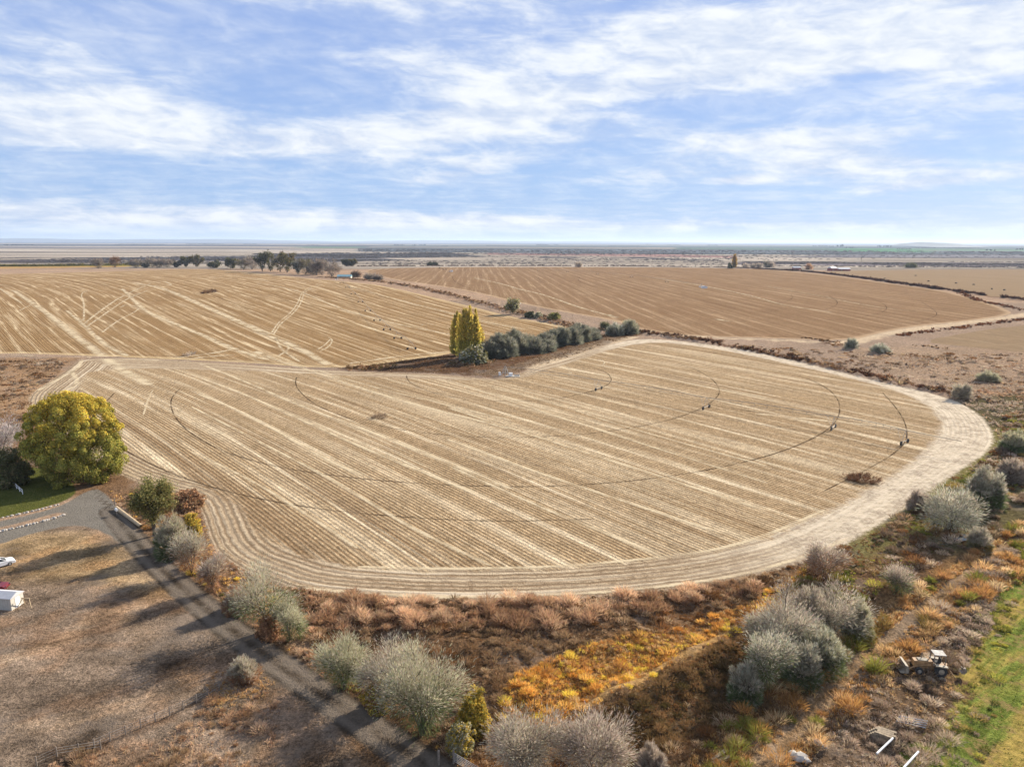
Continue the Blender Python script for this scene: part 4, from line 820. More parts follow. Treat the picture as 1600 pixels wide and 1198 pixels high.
# ---- lombardy poplars
def poplar(px, pyb, pyt, pw, pal, label, seed, n=7000, group=None):
    r = np.random.default_rng(seed); x, y = P(px, pyb); h = top_z(y, pyt); rx = pw * mpp(y) / 2
    root = empty('poplar_tree', (x, y + r.uniform(-1, 2), 0), label=label, cat='tree', group=group)
    sg = [(np.array([0, 0, -.2]), np.array([r.normal() * .3, r.normal() * .3, h * .85]), .28, .05)]
    for i in range(22):
        z0 = r.uniform(.03, .7) * h; a = r.uniform(0, 6.28); e = np.array([math.cos(a) * rx * .7, math.sin(a) * rx * .7, z0 + h * r.uniform(.15, .28)]); sg.append((np.array([0, 0, z0]), e, .08, .02))
    V, F = tubes(sg, 5); mk('trunk', V, F, BARK, root)
    z = r.uniform(.04, 1.0, n); prof = np.where(z < .2, .55 + z * 2.0, np.where(z < .65, .95, .95 * np.clip((1 - z) / .35, 0, 1) ** .7))
    k = 9; pa = r.uniform(0, 6.28, k); pz = r.uniform(.7, 1.0, k); idx = r.integers(0, k, n)       # several upright plumes
    ctr = np.stack([np.cos(pa), np.sin(pa)], 1) * rx * .5; z = z * pz[idx]
    c = np.zeros((n, 3)); c[:, :2] = ctr[idx] * np.clip(1.1 - z * .6, 0, 1)[:, None] + r.normal(size=(n, 2)) * (rx * .28 * prof)[:, None]; c[:, 2] = z * h
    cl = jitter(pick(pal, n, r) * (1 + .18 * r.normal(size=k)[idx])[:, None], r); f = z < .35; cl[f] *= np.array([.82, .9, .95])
    d = unit(np.stack([c[:, 0] * .15, c[:, 1] * .15, np.full(n, 1.0)], 1) + .25 * r.normal(size=(n, 3)))
    s0 = mpp(y) * 1.1
    V, F, CC = blades(c, d, s0 * r.uniform(2, 4, n), s0 * r.uniform(.7, 1.2, n), cl, r, 0); mk('crown', V, F, LEAF, root, colors=CC)
PG = 'yellow-green poplars at the end of the hedge'
PC = [(.64, .48, .10), (.54, .43, .09), (.40, .35, .09), (.70, .52, .12)]
poplar(714, 556, 486, 20, PC, 'leftmost tall yellow-green poplar of the clump at the hedge end', 1, group=PG)
poplar(723, 560, 480, 20, PC, 'second poplar from the left in the yellow-green clump', 2, group=PG)
poplar(733, 560, 478, 21, PC, 'middle and tallest poplar of the yellow-green clump', 3, group=PG)
poplar(742, 560, 483, 19, PC, 'second poplar from the right in the yellow-green clump', 4, group=PG)
poplar(750, 558, 500, 17, PC, 'rightmost and shortest poplar of the yellow-green clump', 5, 4000, group=PG)
shrub('green_shrub', 740, 568, 538, 44, OLIVE + BLUEG, 'olive undergrowth at the foot of the yellow-green poplars', 'shrub', kind='leaf', seed=40)
shrub('grey_shrub', 724, 565, 550, 14, [(.30, .33, .30), (.24, .27, .24)], 'small silvery bush in front of the poplar clump', 'shrub', kind='leaf', seed=41)
HG = 'grey-green shrubs of the hedge right of the poplars'
hedge = [(766, 560, 527, 28, 'first'), (786, 558, 520, 32, 'second'), (806, 553, 519, 30, 'third'), (826, 549, 519, 30, 'fourth'), (836, 552, 528, 26, 'fifth, lighter and rounder,'),
         (852, 544, 517, 28, 'sixth'), (852, 549, 530, 24, 'seventh, pale and low,'), (872, 540, 513, 30, 'eighth'), (890, 538, 510, 30, 'ninth'), (906, 533, 508, 28, 'tenth'), (922, 530, 509, 26, 'eleventh and last')]
HB = [tuple(v * .62 for v in q) for q in BLUEG + GREYG[:1]]
for i, (a, b_, t, w_, nm) in enumerate(hedge):
    shrub('hedge_shrub', a, b_ , t + 3 - (i * 7 % 5), w_ * 1.4, HB, f'{nm} grey-green shrub of the hedge counting right from the poplars', 'shrub', HG, seed=50 + i, inner=SAGE, low=.02, dens=1.5)
for i, (a, b_, t, w_, l) in enumerate([(962, 524, 505, 26, 'grey-green shrub left of the pair at the corner where the fields meet'), (984, 522, 499, 28, 'tallest grey-green shrub at the corner where the fields meet'), (946, 516, 503, 14, 'small dark green shrub left of the corner pair')]):
    shrub('hedge_shrub', a, b_, t, w_, (BLUEG, BLUEG + GREYG, DARKG)[i], l, 'shrub', 'shrubs where the three fields meet', seed=70 + i, inner=SAGE, low=.1)
tree('green_tree', 802, 491, 468, 20, OLIVE + GREYG, 'lone round olive tree on the ditch line above the hedge', 2600, seed=44, low=.12)
for i, (a, b_, t, w_, l) in enumerate([(828, 497, 487, 18, 'dark low bush on the ditch right of the lone olive tree'), (842, 498, 487, 16, 'pale grey bush on the ditch right of the lone olive tree'), (866, 502, 492, 20, 'olive bush on the ditch above the hedge'), (905, 512, 503, 14, 'small grey bush on the ditch above the far end of the hedge')]):
    shrub('ditch_shrub', a, b_, t, w_, (DARKG, GREYG, OLIVE, GREY)[i], l, 'shrub', kind='leaf', seed=80 + i)

# ---- tree line at the far side of the left field
TL = 'trees in the line beyond the golden field'
line = [(154, 421, 407, 9, MAUVE, 1), (180, 419.5, 404, 10, RUST, 1), (213, 420, 408, 11, MAUVE, 1), (228, 420, 412, 8, DARKG + MAUVE, 0), (238, 419, 406, 12, MAUVE, 1), (249, 419.5, 408, 10, MAUVE, 1), (262, 419.5, 408, 12, MAUVE, 1),
        (276, 419, 409, 13, DARKG + MAUVE, 0), (291, 418.8, 402, 13, OLIVE, 0), (308, 418.5, 398.5, 17, OLIVE + RUST[:1], 0), (337, 420, 408, 15, DARKG + OLIVE, 0), (364, 421, 404, 17, DARKG + OLIVE, 0),
        (381, 422, 407, 14, MAUVE + OLIVE, 1), (394, 422, 402, 16, MAUVE, 1), (410, 425, 394, 17, DARKG + OLIVE + BLUEG[:1], 0), (423, 425, 394, 19, OLIVE + BLUEG[:1], 0), (438, 426, 397, 17, MAUVE + OLIVE, 0), (449, 427, 393, 21, OLIVE + RUST[:1] + YEL[3:], 0),
        (466, 429, 408, 13, BLUEG, 0), (478, 430, 407, 14, OLIVE + MAUVE, 1), (495, 431, 408, 12, MAUVE, 1), (503, 431, 408, 10, MAUVE, 1), (519, 433, 407, 17, MAUVE, 1), (541, 416.5, 406, 11, DARKG, 0), (550, 416.5, 405.5, 10, OLIVE + RUST[:1], 0),
        (675, 415.5, 411, 11, DARKG, 0), (490, 430, 416, 12, DARKG + MAUVE, 1), (556, 434, 427, 8, RUST + MAUVE, 1), (578, 437, 431, 12, MAUVE, 1), (590, 438, 433, 9, MAUVE, 1)]
tl_lab = ['leftmost bare mauve bush of the tree line', 'reddish brown tree at the left end of the line', 'bare mauve tree right of the reddish one', 'little dark bush between two bare trees of the line', 'bare mauve tree with a wide crown, fifth in the line', 'bare tree squeezed beside the wide mauve crown',
          'bare mauve tree just left of the dark green group', 'dark low tree on the left of the olive group', 'olive tree, shorter of the two in the left group', 'tall olive tree, the highest of the left group', 'dark round tree alone in the gap of the line', 'dark evergreen tree with a pointed top',
          'bare brownish tree right of the pointed evergreen', 'bare grey tree left of the tallest grove', 'dark green tree at the left side of the tallest grove', 'blue-green tree second in the tallest grove', 'mauve and olive tree third in the tallest grove', 'tallest grove tree with rusty golden top, on its right side',
          'small blue-green tree right of the tallest grove', 'bare-trunked tree second right of the grove', 'thin bare tree third right of the grove', 'slim bare tree beside the last round bare one', 'round bare mauve tree at the right end of the grove by the teal roof', 'dark round tree standing apart beyond the teal-roofed house', 'brownish tree touching the dark one beyond the teal-roofed house',
          'small dark bush on the far edge of the middle field', 'low dark bush between trunks right of the grove', 'rusty bush just right of the teal-roofed house', 'bare bush on the ditch right of the teal-roofed house', 'last bare bush on the ditch right of the teal-roofed house']
for i, (a, b_, t, w_, pal, bare) in enumerate(line):
    tree('bare_tree' if bare else 'tree', a, b_, t, w_ * 1.3, [tuple(v * (.62 if bare else .5) for v in q) for q in pal], tl_lab[i], 1500 if bare else 2600, bool(bare), TL, 90 + i, .06, lv=.08, size=.8)
poplar(1147, 418.5, 397, 6, [(.42, .25, .05), (.34, .20, .06)], 'golden spire-shaped tree on the far edge of the brown field', 11, 900)
shrub('green_shrub', 1140.5, 418.5, 408, 6, DARKG, 'dark bush leaning against the golden spire-shaped tree', 'shrub', kind='leaf', seed=140)
FB = 'bushes along the far edge of the brown field'
for i, (a, b_, t, w_, l) in enumerate([(1166, 417.5, 411, 8, 'first round mauve bush right of the golden spire tree'), (1178, 417, 412, 9, 'second round mauve bush right of the golden spire tree'), (1187, 417, 411, 7, 'third round mauve bush right of the golden spire tree'), (1198, 416.5, 407.5, 9, 'fourth and tallest mauve bush right of the golden spire tree'), (1206, 416.5, 409, 8, 'fifth mauve bush right of the golden spire tree'),
      (1265, 420, 412, 8, 'small bush between the white shed and the red barn'), (1425, 417, 410.5, 17, 'dark wide bush behind the far right field'), (903, 417, 409.5, 9, 'twiggy bush on the horizon side of the brown field, left of centre')]):
    shrub('far_bush', a, b_, t, w_, (MAUVE, MAUVE, MAUVE, DARKG + MAUVE, MAUVE, RUST, DARKG, MAUVE)[i], l, 'shrub', FB, seed=150 + i, low=.05)

# ------------------------------------------------------------------ ground cover (nobody could count it)
def region_pts(poly, dens, r):
    lo, hi = poly.min(0), poly.max(0); n = int((hi[0] - lo[0]) * (hi[1] - lo[1]) * dens); n = min(n, 400000)
    q = lo + r.random((n, 2)) * (hi - lo); return q[inside(q[:, 0], q[:, 1], poly)]
def clear(q, field=.2):
    k = (sdf(q[:, 0], q[:, 1], FIELD) > field) & (seg_dist(q[:, 0], q[:, 1], ROADC, False) > 2.7) & (sdf(q[:, 0], q[:, 1], DRIVE) > .3) & (seg_dist(q[:, 0], q[:, 1], TRACK2, False) > .9) & (seg_dist(q[:, 0], q[:, 1], BERM + np.array([-.9, .9]), False) > .5)
    return q[k]
def tufts(q, hgt_, nb, pal_fn, r, wscale=1.0, lean=.5, droop=.25):
    """q (n,2) tuft bases -> blades"""
    n = len(q); z = relief(q[:, 0], q[:, 1]); B = np.repeat(np.stack([q[:, 0], q[:, 1], z], 1), nb, 0); H_ = np.repeat(hgt_, nb)
    cl = np.repeat(pal_fn(q, r), nb, 0); m = len(B); B[:, :2] += r.normal(size=(m, 2)) * (H_ * .22)[:, None]
    d = unit(np.concatenate([r.normal(size=(m, 2)) * lean, np.ones((m, 1))], 1)); L = H_ * r.uniform(.6, 1.2, m)
    wd = wscale * np.clip((B[:, 1] * .98 + 11) / FPX * .7, .04, .6) * r.uniform(.6, 1.2, m)
    B[:, 2] -= .08
    return blades(B, d, L, wd, jitter(cl, r, .16, .05), r, droop)
def lump(q, sc, s): return fbm(q[:, 0], q[:, 1], sc, 3, s)
def cover(name, label, poly, dens, h0, pals, nb, seed, thr=None, sc=3.5, wscale=1.0, lean=.5, fieldclear=.2, hvar=.5):
    r = np.random.default_rng(seed); q = clear(region_pts(poly, dens, r), fieldclear)
    ln = lump(q, sc, seed); lb = lump(q, sc * 4, seed + 2)
    if thr is not None: k = ln + .12 * r.normal(size=len(q)) > thr; q, ln, lb = q[k], ln[k], lb[k]
    if not len(q): return
    hh = h0 * (.45 + hvar * 1.6 * np.clip(ln - .25, 0, .8)) * r.uniform(.7, 1.25, len(q))
    def pf(q_, r_):
        t = np.clip((lb - .3) / .4 + .25 * r_.normal(size=len(q_)), 0, .999); k = (t * len(pals)).astype(int); return np.array(pals)[k]
    V, F, C = tufts(q, hh, nb, pf, r, wscale, lean); o = mk(name, V, F, GRASS, colors=C); tag(o, label, name.replace('_', ' '), kind='stuff'); return o
def mounds(name, label, poly, dens, rad, hgt_, pals, seed, nb=55, thr=None, sc=8, fieldclear=.6, wscale=1.0, excl=()):
    r = np.random.default_rng(seed + 500); q = clear(region_pts(poly, dens, r), fieldclear); q = q[fbm(q[:, 0], q[:, 1], 5, 3, seed + 9) > .34]
    for e_ in excl: q = q[sdf(q[:, 0], q[:, 1], e_) > .8 * r.normal(size=len(q))]
    ln = lump(q, sc, seed)
    if thr is not None: k = ln + .1 * r.normal(size=len(q)) > thr; q, ln = q[k], ln[k]
    nb = int(nb * 1.7); n = len(q); R_ = rad * r.choice([.45, .7, 1.0, 1.5], n) * r.uniform(.8, 1.2, n); H_ = hgt_ * (R_ / rad) ** .6 * r.uniform(.5, 1.25, n); z = relief(q[:, 0], q[:, 1]); k = np.repeat(np.arange(n), nb); m = len(k)
    a = r.uniform(0, 6.283, m); rr = np.sqrt(r.random(m)) * .75; off = np.stack([np.cos(a) * rr, np.sin(a) * rr * .9], 1) * R_[k][:, None]
    B = np.concatenate([q[k] + off, (z[k] + H_[k] * .45 * (1 - rr ** 2) - .15)[:, None]], 1)
    d = unit(np.concatenate([off / R_[k][:, None] * 1.1 + .25 * r.normal(size=(m, 2)), np.full((m, 1), .9)], 1)); L = H_[k] * r.uniform(.45, .8, m)
    lb = np.clip((lump(q, sc * 1.5, seed + 2) - .3) / .4 + .3 * r.normal(size=n), 0, .999); C = (np.array(pals)[(lb * len(pals)).astype(int)] * (1 + .14 * r.normal(size=(n, 1))))[k]
    wd = wscale * np.clip((B[:, 1] * .98 + 11) / FPX * .62, .035, .6) * r.uniform(.7, 1.3, m); V, F, CC = blades(B, d, L, wd, jitter(np.clip(C, .01, .9), r, .12, .04), r, .2)
    tag(mk(name, V, F, GRASS, colors=CC), label, name.replace('_', ' '), kind='stuff')
c_rust = [A(172, 142, 108, .76), A(148, 116, 84, .70), A(120, 92, 66, .62), A(196, 168, 132, .80), A(156, 112, 72, .66)]
c_pink = [A(220, 186, 150, .85), A(204, 166, 130, .82), A(178, 140, 106, .75)]
c_org = [A(236, 188, 104, .95), A(228, 170, 84, .92), A(212, 150, 76, .86), A(232, 204, 90, .92), A(222, 186, 128, .9), A(196, 146, 86, .8)]
c_dk = [A(128, 106, 70, .65), A(148, 118, 80, .66), A(108, 94, 58, .6), A(160, 126, 86, .66)]
c_gold = [A(220, 180, 126, .8), A(206, 156, 94, .75), A(186, 140, 88, .7), A(226, 196, 150, .82)]
c_sage = [A(200, 178, 154, .8), A(176, 154, 132, .74), A(214, 194, 168, .82), A(152, 130, 108, .68)]
c_oran2 = [A(208, 160, 104, .75), A(194, 148, 98, .72), A(220, 184, 132, .78), A(164, 138, 80, .66)]
c_grn = [A(154, 152, 72, .7), A(196, 186, 84, .75), A(120, 126, 60, .62), A(186, 160, 94, .7)]
BR_ALL = PP([(450, 922), (560, 936), (850, 940), (1150, 910), (1330, 850), (1300, 1000), (1100, 1230), (760, 1230), (640, 1100), (500, 1010)])
BR_TOP = PP([(440, 918), (560, 934), (850, 938), (1000, 928), (1150, 908), (1200, 920), (1000, 965), (850, 985), (600, 990), (470, 985)])
ORANGE = ZONES[6][0]; DARKB = ZONES[7][0]; GOLDB = ZONES[8][0]; SAGEB = ZONES[9][0]
cover('brown_brush', 'rust-brown dry brush filling the hollow below the field', BR_ALL, 3.6, .6, c_rust, 12, 1, .32)
cover('dry_grass', 'pinkish tan tall grass mounds along the lower field rim', BR_TOP, 2.4, 1.3, c_pink, 14, 2, .50, 5.0)
cover('orange_grass', 'bright orange and gold grass along the ditch', ORANGE, 5.0, .8, c_org, 14, 3, .2)
cover('dark_brush', 'dark olive-brown brush on the shaded bank beside the orange grass', DARKB, 4.5, .65, c_dk, 13, 4, .25)
cover('reeds', 'tall golden reeds in the lower right ditch', GOLDB, 3.0, 1.2, c_gold + c_org[4:], 14, 5, .24, 4.0, lean=.32)
cover('reeds', 'orange-brown reed band running to the right edge', PP([(1330, 1000), (1560, 840), (1700, 750), (1700, 830), (1560, 925), (1400, 1030)]), 2.6, 1.1, c_oran2 + c_gold[:1], 14, 6, .24, 4.0, lean=.32)
cover('pale_brush', 'mauve-tan rounded brush clumps around the backhoe', SAGEB, 3.4, .6, c_sage + c_gold[:1], 14, 7, .36, 2.6, lean=.75, hvar=.7)
cover('pale_brush', 'pale brush clumps in a band right of the track', PP([(1440, 940), (1560, 850), (1700, 780), (1700, 820), (1570, 900), (1545, 980), (1500, 1050)]), 2.6, .9, c_sage, 16, 8, .46, 2.6, lean=.75, hvar=.7)
cover('ditch_growth', 'yellow-green ditch growth below the right rim of the field', PP([(1250, 880), (1340, 848), (1430, 792), (1500, 742), (1565, 700), (1570, 650), (1640, 640), (1640, 720), (1480, 850), (1330, 960), (1250, 930)]), 2.4, .7, c_grn + c_rust, 12, 9, .28, 4.5)
cover('dry_grass', 'pink-brown dry growth around the far right corner of the field', PP([(1480, 618), (1530, 640), (1560, 678), (1548, 706), (1500, 740), (1640, 700), (1700, 640), (1560, 600)]), .9, 1.1, c_sage + c_pink, 12, 10, .40, 5)
cover('roadside_grass', 'tan and orange grass under the roadside trees', PP([(170, 770), (240, 765), (320, 780), (340, 860), (420, 910), (480, 930), (520, 1010), (760, 1200), (760, 1260), (640, 1200), (430, 1030), (300, 930), (200, 830)]), 2.6, .85, c_pink + c_org[:1] + c_rust[:2], 12, 11, .36, 3.2)
hedgerow_later = 1
cover('green_growth', 'green undergrowth below the roadside trees', PP([(240, 850), (300, 890), (420, 980), (500, 1010), (700, 1160), (760, 1240), (680, 1240), (560, 1130), (430, 1020), (260, 900)]), 1.3, .7, c_grn, 10, 12, .55, 3.0)
cover('lot_grass', 'sparse dry grass and weeds scattered over the dirt lot', PPLOT[[0, 1, 2, 3, 4, 5]], 2.6, .20, [A(180, 150, 108), A(130, 100, 74), A(104, 84, 64), A(196, 170, 130), A(150, 108, 70)], 7, 13, .47, 2.6, lean=1.0)
cover('weeds', 'tan weed clumps at the bottom left by the fence line', PP([(270, 1150), (320, 1080), (345, 1060), (430, 1075), (440, 1120), (420, 1198), (440, 1260), (60, 1260), (80, 1185), (250, 1160)]), 2.6, .75, c_pink + c_rust[:1], 14, 14, .50, 2.4, lean=.7)
cover('weeds', 'orange-brown weeds around the rounded stumps near the road', PP([(315, 1085), (340, 1050), (400, 1035), (440, 1060), (400, 1100), (340, 1110)]), 3.5, .7, c_gold + c_rust[:1], 14, 15, .40, 2.2, lean=.7)
cover('pasture_grass', 'short green and yellow pasture grass in the lower right corner', PASTURE[(PASTURE[:, 0] < 400)], 3.4, .34, [A(110, 122, 50, .55), A(196, 186, 96, .72), A(84, 98, 42, .5), A(216, 184, 120, .72), A(136, 140, 64, .6)], 8, 16, .42, 2.4, lean=.8)
r_ = np.random.default_rng(5)
def along(line, dens, wid, r):
    L = np.concatenate([[0], np.cumsum(np.hypot(*np.diff(line, axis=0).T))]); n = int(L[-1] * dens); t = r.uniform(0, L[-1], n)
    p = np.stack([np.interp(t, L, line[:, 0]), np.interp(t, L, line[:, 1])], 1); return p + r.normal(size=(n, 2)) * wid
def hedgerow(name, label, lines, pals, h0, seed, dens=3.0, wid=1.6, nb=10):
    r = np.random.default_rng(seed); q = np.vstack([along(l, dens, wid, r) for l in lines]); q = q[lump(q, 12, seed) > .40]
    hh = h0 * r.uniform(.5, 1.3, len(q)) * (.5 + lump(q, 9, seed + 1))
    V, F, C = tufts(q, hh, nb, lambda q_, r2: np.array(pals)[r2.integers(0, len(pals), len(q_))], r, 1.3, .6); o = mk(name, V, F, GRASS, colors=C); tag(o, label, name.replace('_', ' '), kind='stuff')
hedgerow('ditch_brush', 'red-brown brush along the ditch between the left and middle fields', [DITCH1], c_rust + c_pink[2:], 1.7, 1, 3.0, 2.4)
hedgerow('ditch_brush', 'dark brown brush along the ditch behind the near field', [DITCH2, DITCH4], c_rust + c_sage[3:], 1.3, 2, 4.0, 1.6)
hedgerow('ditch_brush', 'dark hedge of brush on the far right ditch line', [DITCH3], [A(80, 50, 40, .5), A(100, 66, 48, .5)], 3.2, 3, 4.0, 1.6)
hedgerow('ditch_brush', 'dark and tan brush along the left end of the island', [smooth_poly(PP([(540, 577), (600, 575), (660, 573), (720, 570), (780, 566)]), False)], c_rust + c_pink[1:] + c_dk, 1.5, 4, 6.0, 2.0)
hedgerow('row_of_vines', 'long yellow-green planted row beyond the golden field', [PP([(-60, 418.6), (60, 417.8), (140, 416.6), (200, 415.5), (260, 415)])], [A(160, 150, 50, .5), A(120, 110, 40, .5), A(90, 80, 40, .5)], 6.0, 5, 2.5, 5.0)
hedgerow('plain_edge_brush', 'thin brush along the far edge of the middle field', [PP([(560, 416.8), (700, 415.8), (860, 415.4), (1000, 415.6), (1130, 416.8), (1250, 421)])], [A(90, 66, 60, .5), A(140, 110, 96, .5)], 3.0, 6, 1.5, 2.5)
hedgerow('scrub_line', 'dark broken brush lines across the open scrub right of the big field', [PP([(1400, 537), (1440, 540), (1480, 544)]), PP([(1535, 551), (1600, 556), (1660, 560)]), PP([(1260, 527), (1300, 533), (1340, 537)]), PP([(1420, 570), (1480, 580), (1560, 590), (1620, 600)]), PP([(1500, 615), (1560, 628), (1620, 640)])], c_rust + [A(90, 66, 56, .5)] * 3, 1.2, 11, 1.6, 1.8)
hedgerow('rim_brush', 'thick red-brown brush rim behind the near field', [DITCH2], [A(110, 72, 50, .5), A(150, 108, 80, .6), A(80, 54, 40, .5)], 1.9, 12, 4.0, 1.2, 14)
hedgerow('track_brush', 'dark brush along the lower side of the pale dirt track', [PP([(1400, 524), (1440, 518), (1520, 508), (1600, 497)]), PP([(1500, 455), (1530, 468), (1580, 478), (1610, 486)])], [A(150, 92, 54, .5), A(110, 76, 56, .5)], 1.6, 8, 1.5, 1.8)
q_ = region_pts(PP([(-60, 562), (110, 566), (60, 620), (20, 690), (-60, 700)]), .16, r_)
cover('scrub', 'brown scrub on the bare knoll behind the yellow tree', PP([(-200, 562), (110, 566), (60, 620), (40, 690), (-200, 720)]), .55, 1.0, c_rust + c_sage, 10, 17, .46, 9)
cover('scrub', 'low pink-tan scrub on the open ground right of the big field', PP([(1180, 540), (1340, 550), (1700, 552), (1700, 640), (1540, 618), (1390, 585), (1270, 562)]), .45, .7, c_sage + c_pink, 9, 18, .46, 9)
cover('scrub', 'dark brown weeds on the island in front of the hedge', ISLAND, .9, .5, c_rust + c_dk, 9, 19, .40, 5)

mounds('brush_mounds', 'rounded rust-brown brush mounds in the hollow below the field', BR_ALL, .55, .85, .95, c_rust, 31, 60, .34, excl=(ORANGE, DARKB))
mounds('grass_mounds', 'pinkish tan grass mounds along the lower rim of the field', BR_TOP, .5, 1.1, 1.5, c_pink, 32, 90, .42)
mounds('orange_mounds', 'orange and yellow mounds of ditch grass', ORANGE, .6, .8, .9, c_org, 33, 60, .30)
mounds('dark_mounds', 'dark brown mounds on the bank right of the orange grass', DARKB, .6, .8, .9, c_dk, 34, 55, .30)
mounds('reed_mounds', 'golden brown reed clumps in the lower right', GOLDB, .35, .9, 1.6, c_gold + c_grn[:1], 35, 70, .34)
mounds('sage_mounds', 'mauve-tan rounded brush clumps around the backhoe and track', SAGEB, .42, .95, 1.05, c_sage, 36, 80, .42, 7)
mounds('edge_mounds', 'olive and tan weed clumps along the ragged pasture edge', PP([(1560, 880), (1600, 900), (1580, 1000), (1560, 1080), (1555, 1150), (1500, 1260), (1440, 1260), (1490, 1140), (1520, 1040), (1530, 960)]), .5, .7, .6, c_grn + c_sage[:2], 44, 55, .38, 6)
mounds('sage_mounds', 'mauve-tan brush clumps along the edge of the pasture', PP([(1440, 940), (1560, 850), (1700, 780), (1700, 820), (1570, 900), (1545, 980), (1500, 1050)]), .42, 1.0, 1.1, c_sage, 37, 80, .40, 7)
mounds('ditch_mounds', 'mixed green, yellow and brown clumps below the right rim of the field', PP([(1250, 880), (1340, 848), (1430, 792), (1500, 742), (1565, 700), (1570, 650), (1700, 620), (1700, 760), (1480, 880), (1330, 960), (1250, 930)]), .28, 1.1, 1.1, c_grn + c_rust + c_sage, 38, 60, .36, 8)
mounds('reed_mounds', 'orange-brown reed clumps running to the right edge', PP([(1330, 1000), (1560, 840), (1700, 750), (1700, 830), (1560, 925), (1400, 1030)]), .3, 1.0, 1.4, c_oran2, 39, 65, .30, 8)
mounds('roadside_mounds', 'tan and rusty grass clumps under the roadside trees', PP([(200, 775), (240, 765), (320, 780), (340, 860), (420, 910), (480, 930), (520, 1010), (760, 1200), (760, 1260), (640, 1200), (430, 1030), (300, 930), (210, 830)]), .45, .8, 1.0, c_pink + c_rust[:2] + c_org[3:], 40, 60, .34)
mounds('weed_mounds', 'tan weed mounds at the bottom left', PP([(270, 1150), (330, 1085), (345, 1060), (430, 1060), (440, 1120), (420, 1198), (440, 1260), (60, 1260), (80, 1185), (250, 1160)]), .5, .6, .75, c_pink + c_rust[:1], 41, 60, .50, 4)
mounds('scrub_mounds', 'low scrub clumps on the open ground right of the big field', PP([(1180, 540), (1340, 550), (1700, 552), (1700, 640), (1540, 618), (1390, 585), (1270, 562)]), .05, 1.6, 1.0, c_sage + c_rust, 42, 40, .42, 20)
mounds('scrub_mounds', 'brown scrub clumps on the knoll behind the yellow tree', PP([(-200, 562), (110, 566), (60, 620), (40, 690), (-200, 720)]), .10, 1.5, 1.1, c_rust + c_sage, 43, 40, .42, 14)
# low domes of distant sagebrush: each a handful of leaf clumps
def sage(name, label, polys, n, size, pals, seed):
    r = np.random.default_rng(seed); Q = []
    for poly, wt in polys:
        lo, hi = poly.min(0), poly.max(0); q = lo + r.random((int(n * wt) * 5, 2)) * (hi - lo); q = q[inside(q[:, 0], q[:, 1], poly)]
        q = q[fbm(q[:, 0] * .25, q[:, 1], 90, 3, seed) > .47][:int(n * wt)]; Q.append(q)
    Q = np.vstack(Q); m = len(Q); nb = 12; s_ = size * r.uniform(.5, 1.5, m) * np.clip(Q[:, 1] / 2500, .7, 3); S = np.repeat(s_, nb)
    B = np.repeat(np.concatenate([Q, np.zeros((m, 1))], 1), nb, 0); d = unit(r.normal(size=(m * nb, 3)) * np.array([1, 1, .5]) + np.array([0, 0, .4]))
    c = B + d * (S * .55)[:, None] * np.array([2.6, 1.5, .6]); c[:, 2] = np.abs(c[:, 2]) * .8
    ax = unit(np.cross(d, r.normal(size=(m * nb, 3)))); up = np.cross(ax, d)
    V, F = quads_from(c, ax, up, S * .7, S * .6); C = jitter(np.repeat(pick(pals, m, r), nb, 0), r, .15)
    o = mk(name, V, F, LEAF, colors=np.repeat(C, 4, 0)); tag(o, label, name.replace('_', ' '), kind='stuff')
sage('sagebrush', 'dark sagebrush scattered in bands over the far plain', [(PP([(-60, 413), (420, 411), (640, 407), (560, 400), (-60, 405)]), .3), (PP([(380, 405), (760, 402), (700, 395), (400, 397)]), .2),
     (PP([(560, 400), (1230, 406), (1600, 400), (1600, 391), (560, 390)]), .3), (PP([(1160, 415), (1660, 417), (1660, 407), (1160, 408)]), .2), (PP([(560, 415), (1130, 415), (1130, 404), (600, 405)]), .08)], 9500, 3.0, [A(110, 104, 104, .5), A(90, 84, 88, .5), A(132, 122, 116, .5)], 61)
def far_belt(name, label, spots, pals, seed):
    r = np.random.default_rng(seed); V0, C0 = [], []
    for (a, b_, pyb, hh) in spots:                      # px from, px to, base y, height m
        x0, y0 = P(a, pyb); x1, _ = P(b_, pyb); n = int(max(3, (x1 - x0) / (hh * .7)))
        for i in range(n):
            cx = x0 + (x1 - x0) * (i + r.uniform(0, 1)) / n; H_ = hh * r.uniform(.5, 1.2); k = 26; d = unit(r.normal(size=(k, 3)))
            c = np.array([cx, y0 + r.normal() * 20, H_ * .5]) + d * np.array([H_ * .45, H_ * .4, H_ * .45]) * r.uniform(.5, 1, (k, 1)); ax = unit(np.cross(d, r.normal(size=(k, 3)))); up = np.cross(ax, d)
            v, _ = quads_from(c, ax, up, np.full(k, H_ * .35), np.full(k, H_ * .35)); V0.append(v); C0.append(np.repeat(jitter(pick(pals, k, r), r), 4, 0))
    V = np.vstack(V0); o = mk(name, V, np.arange(len(V)).reshape(-1, 4), LEAF, colors=np.vstack(C0)); tag(o, label, name.replace('_', ' '), kind='stuff')
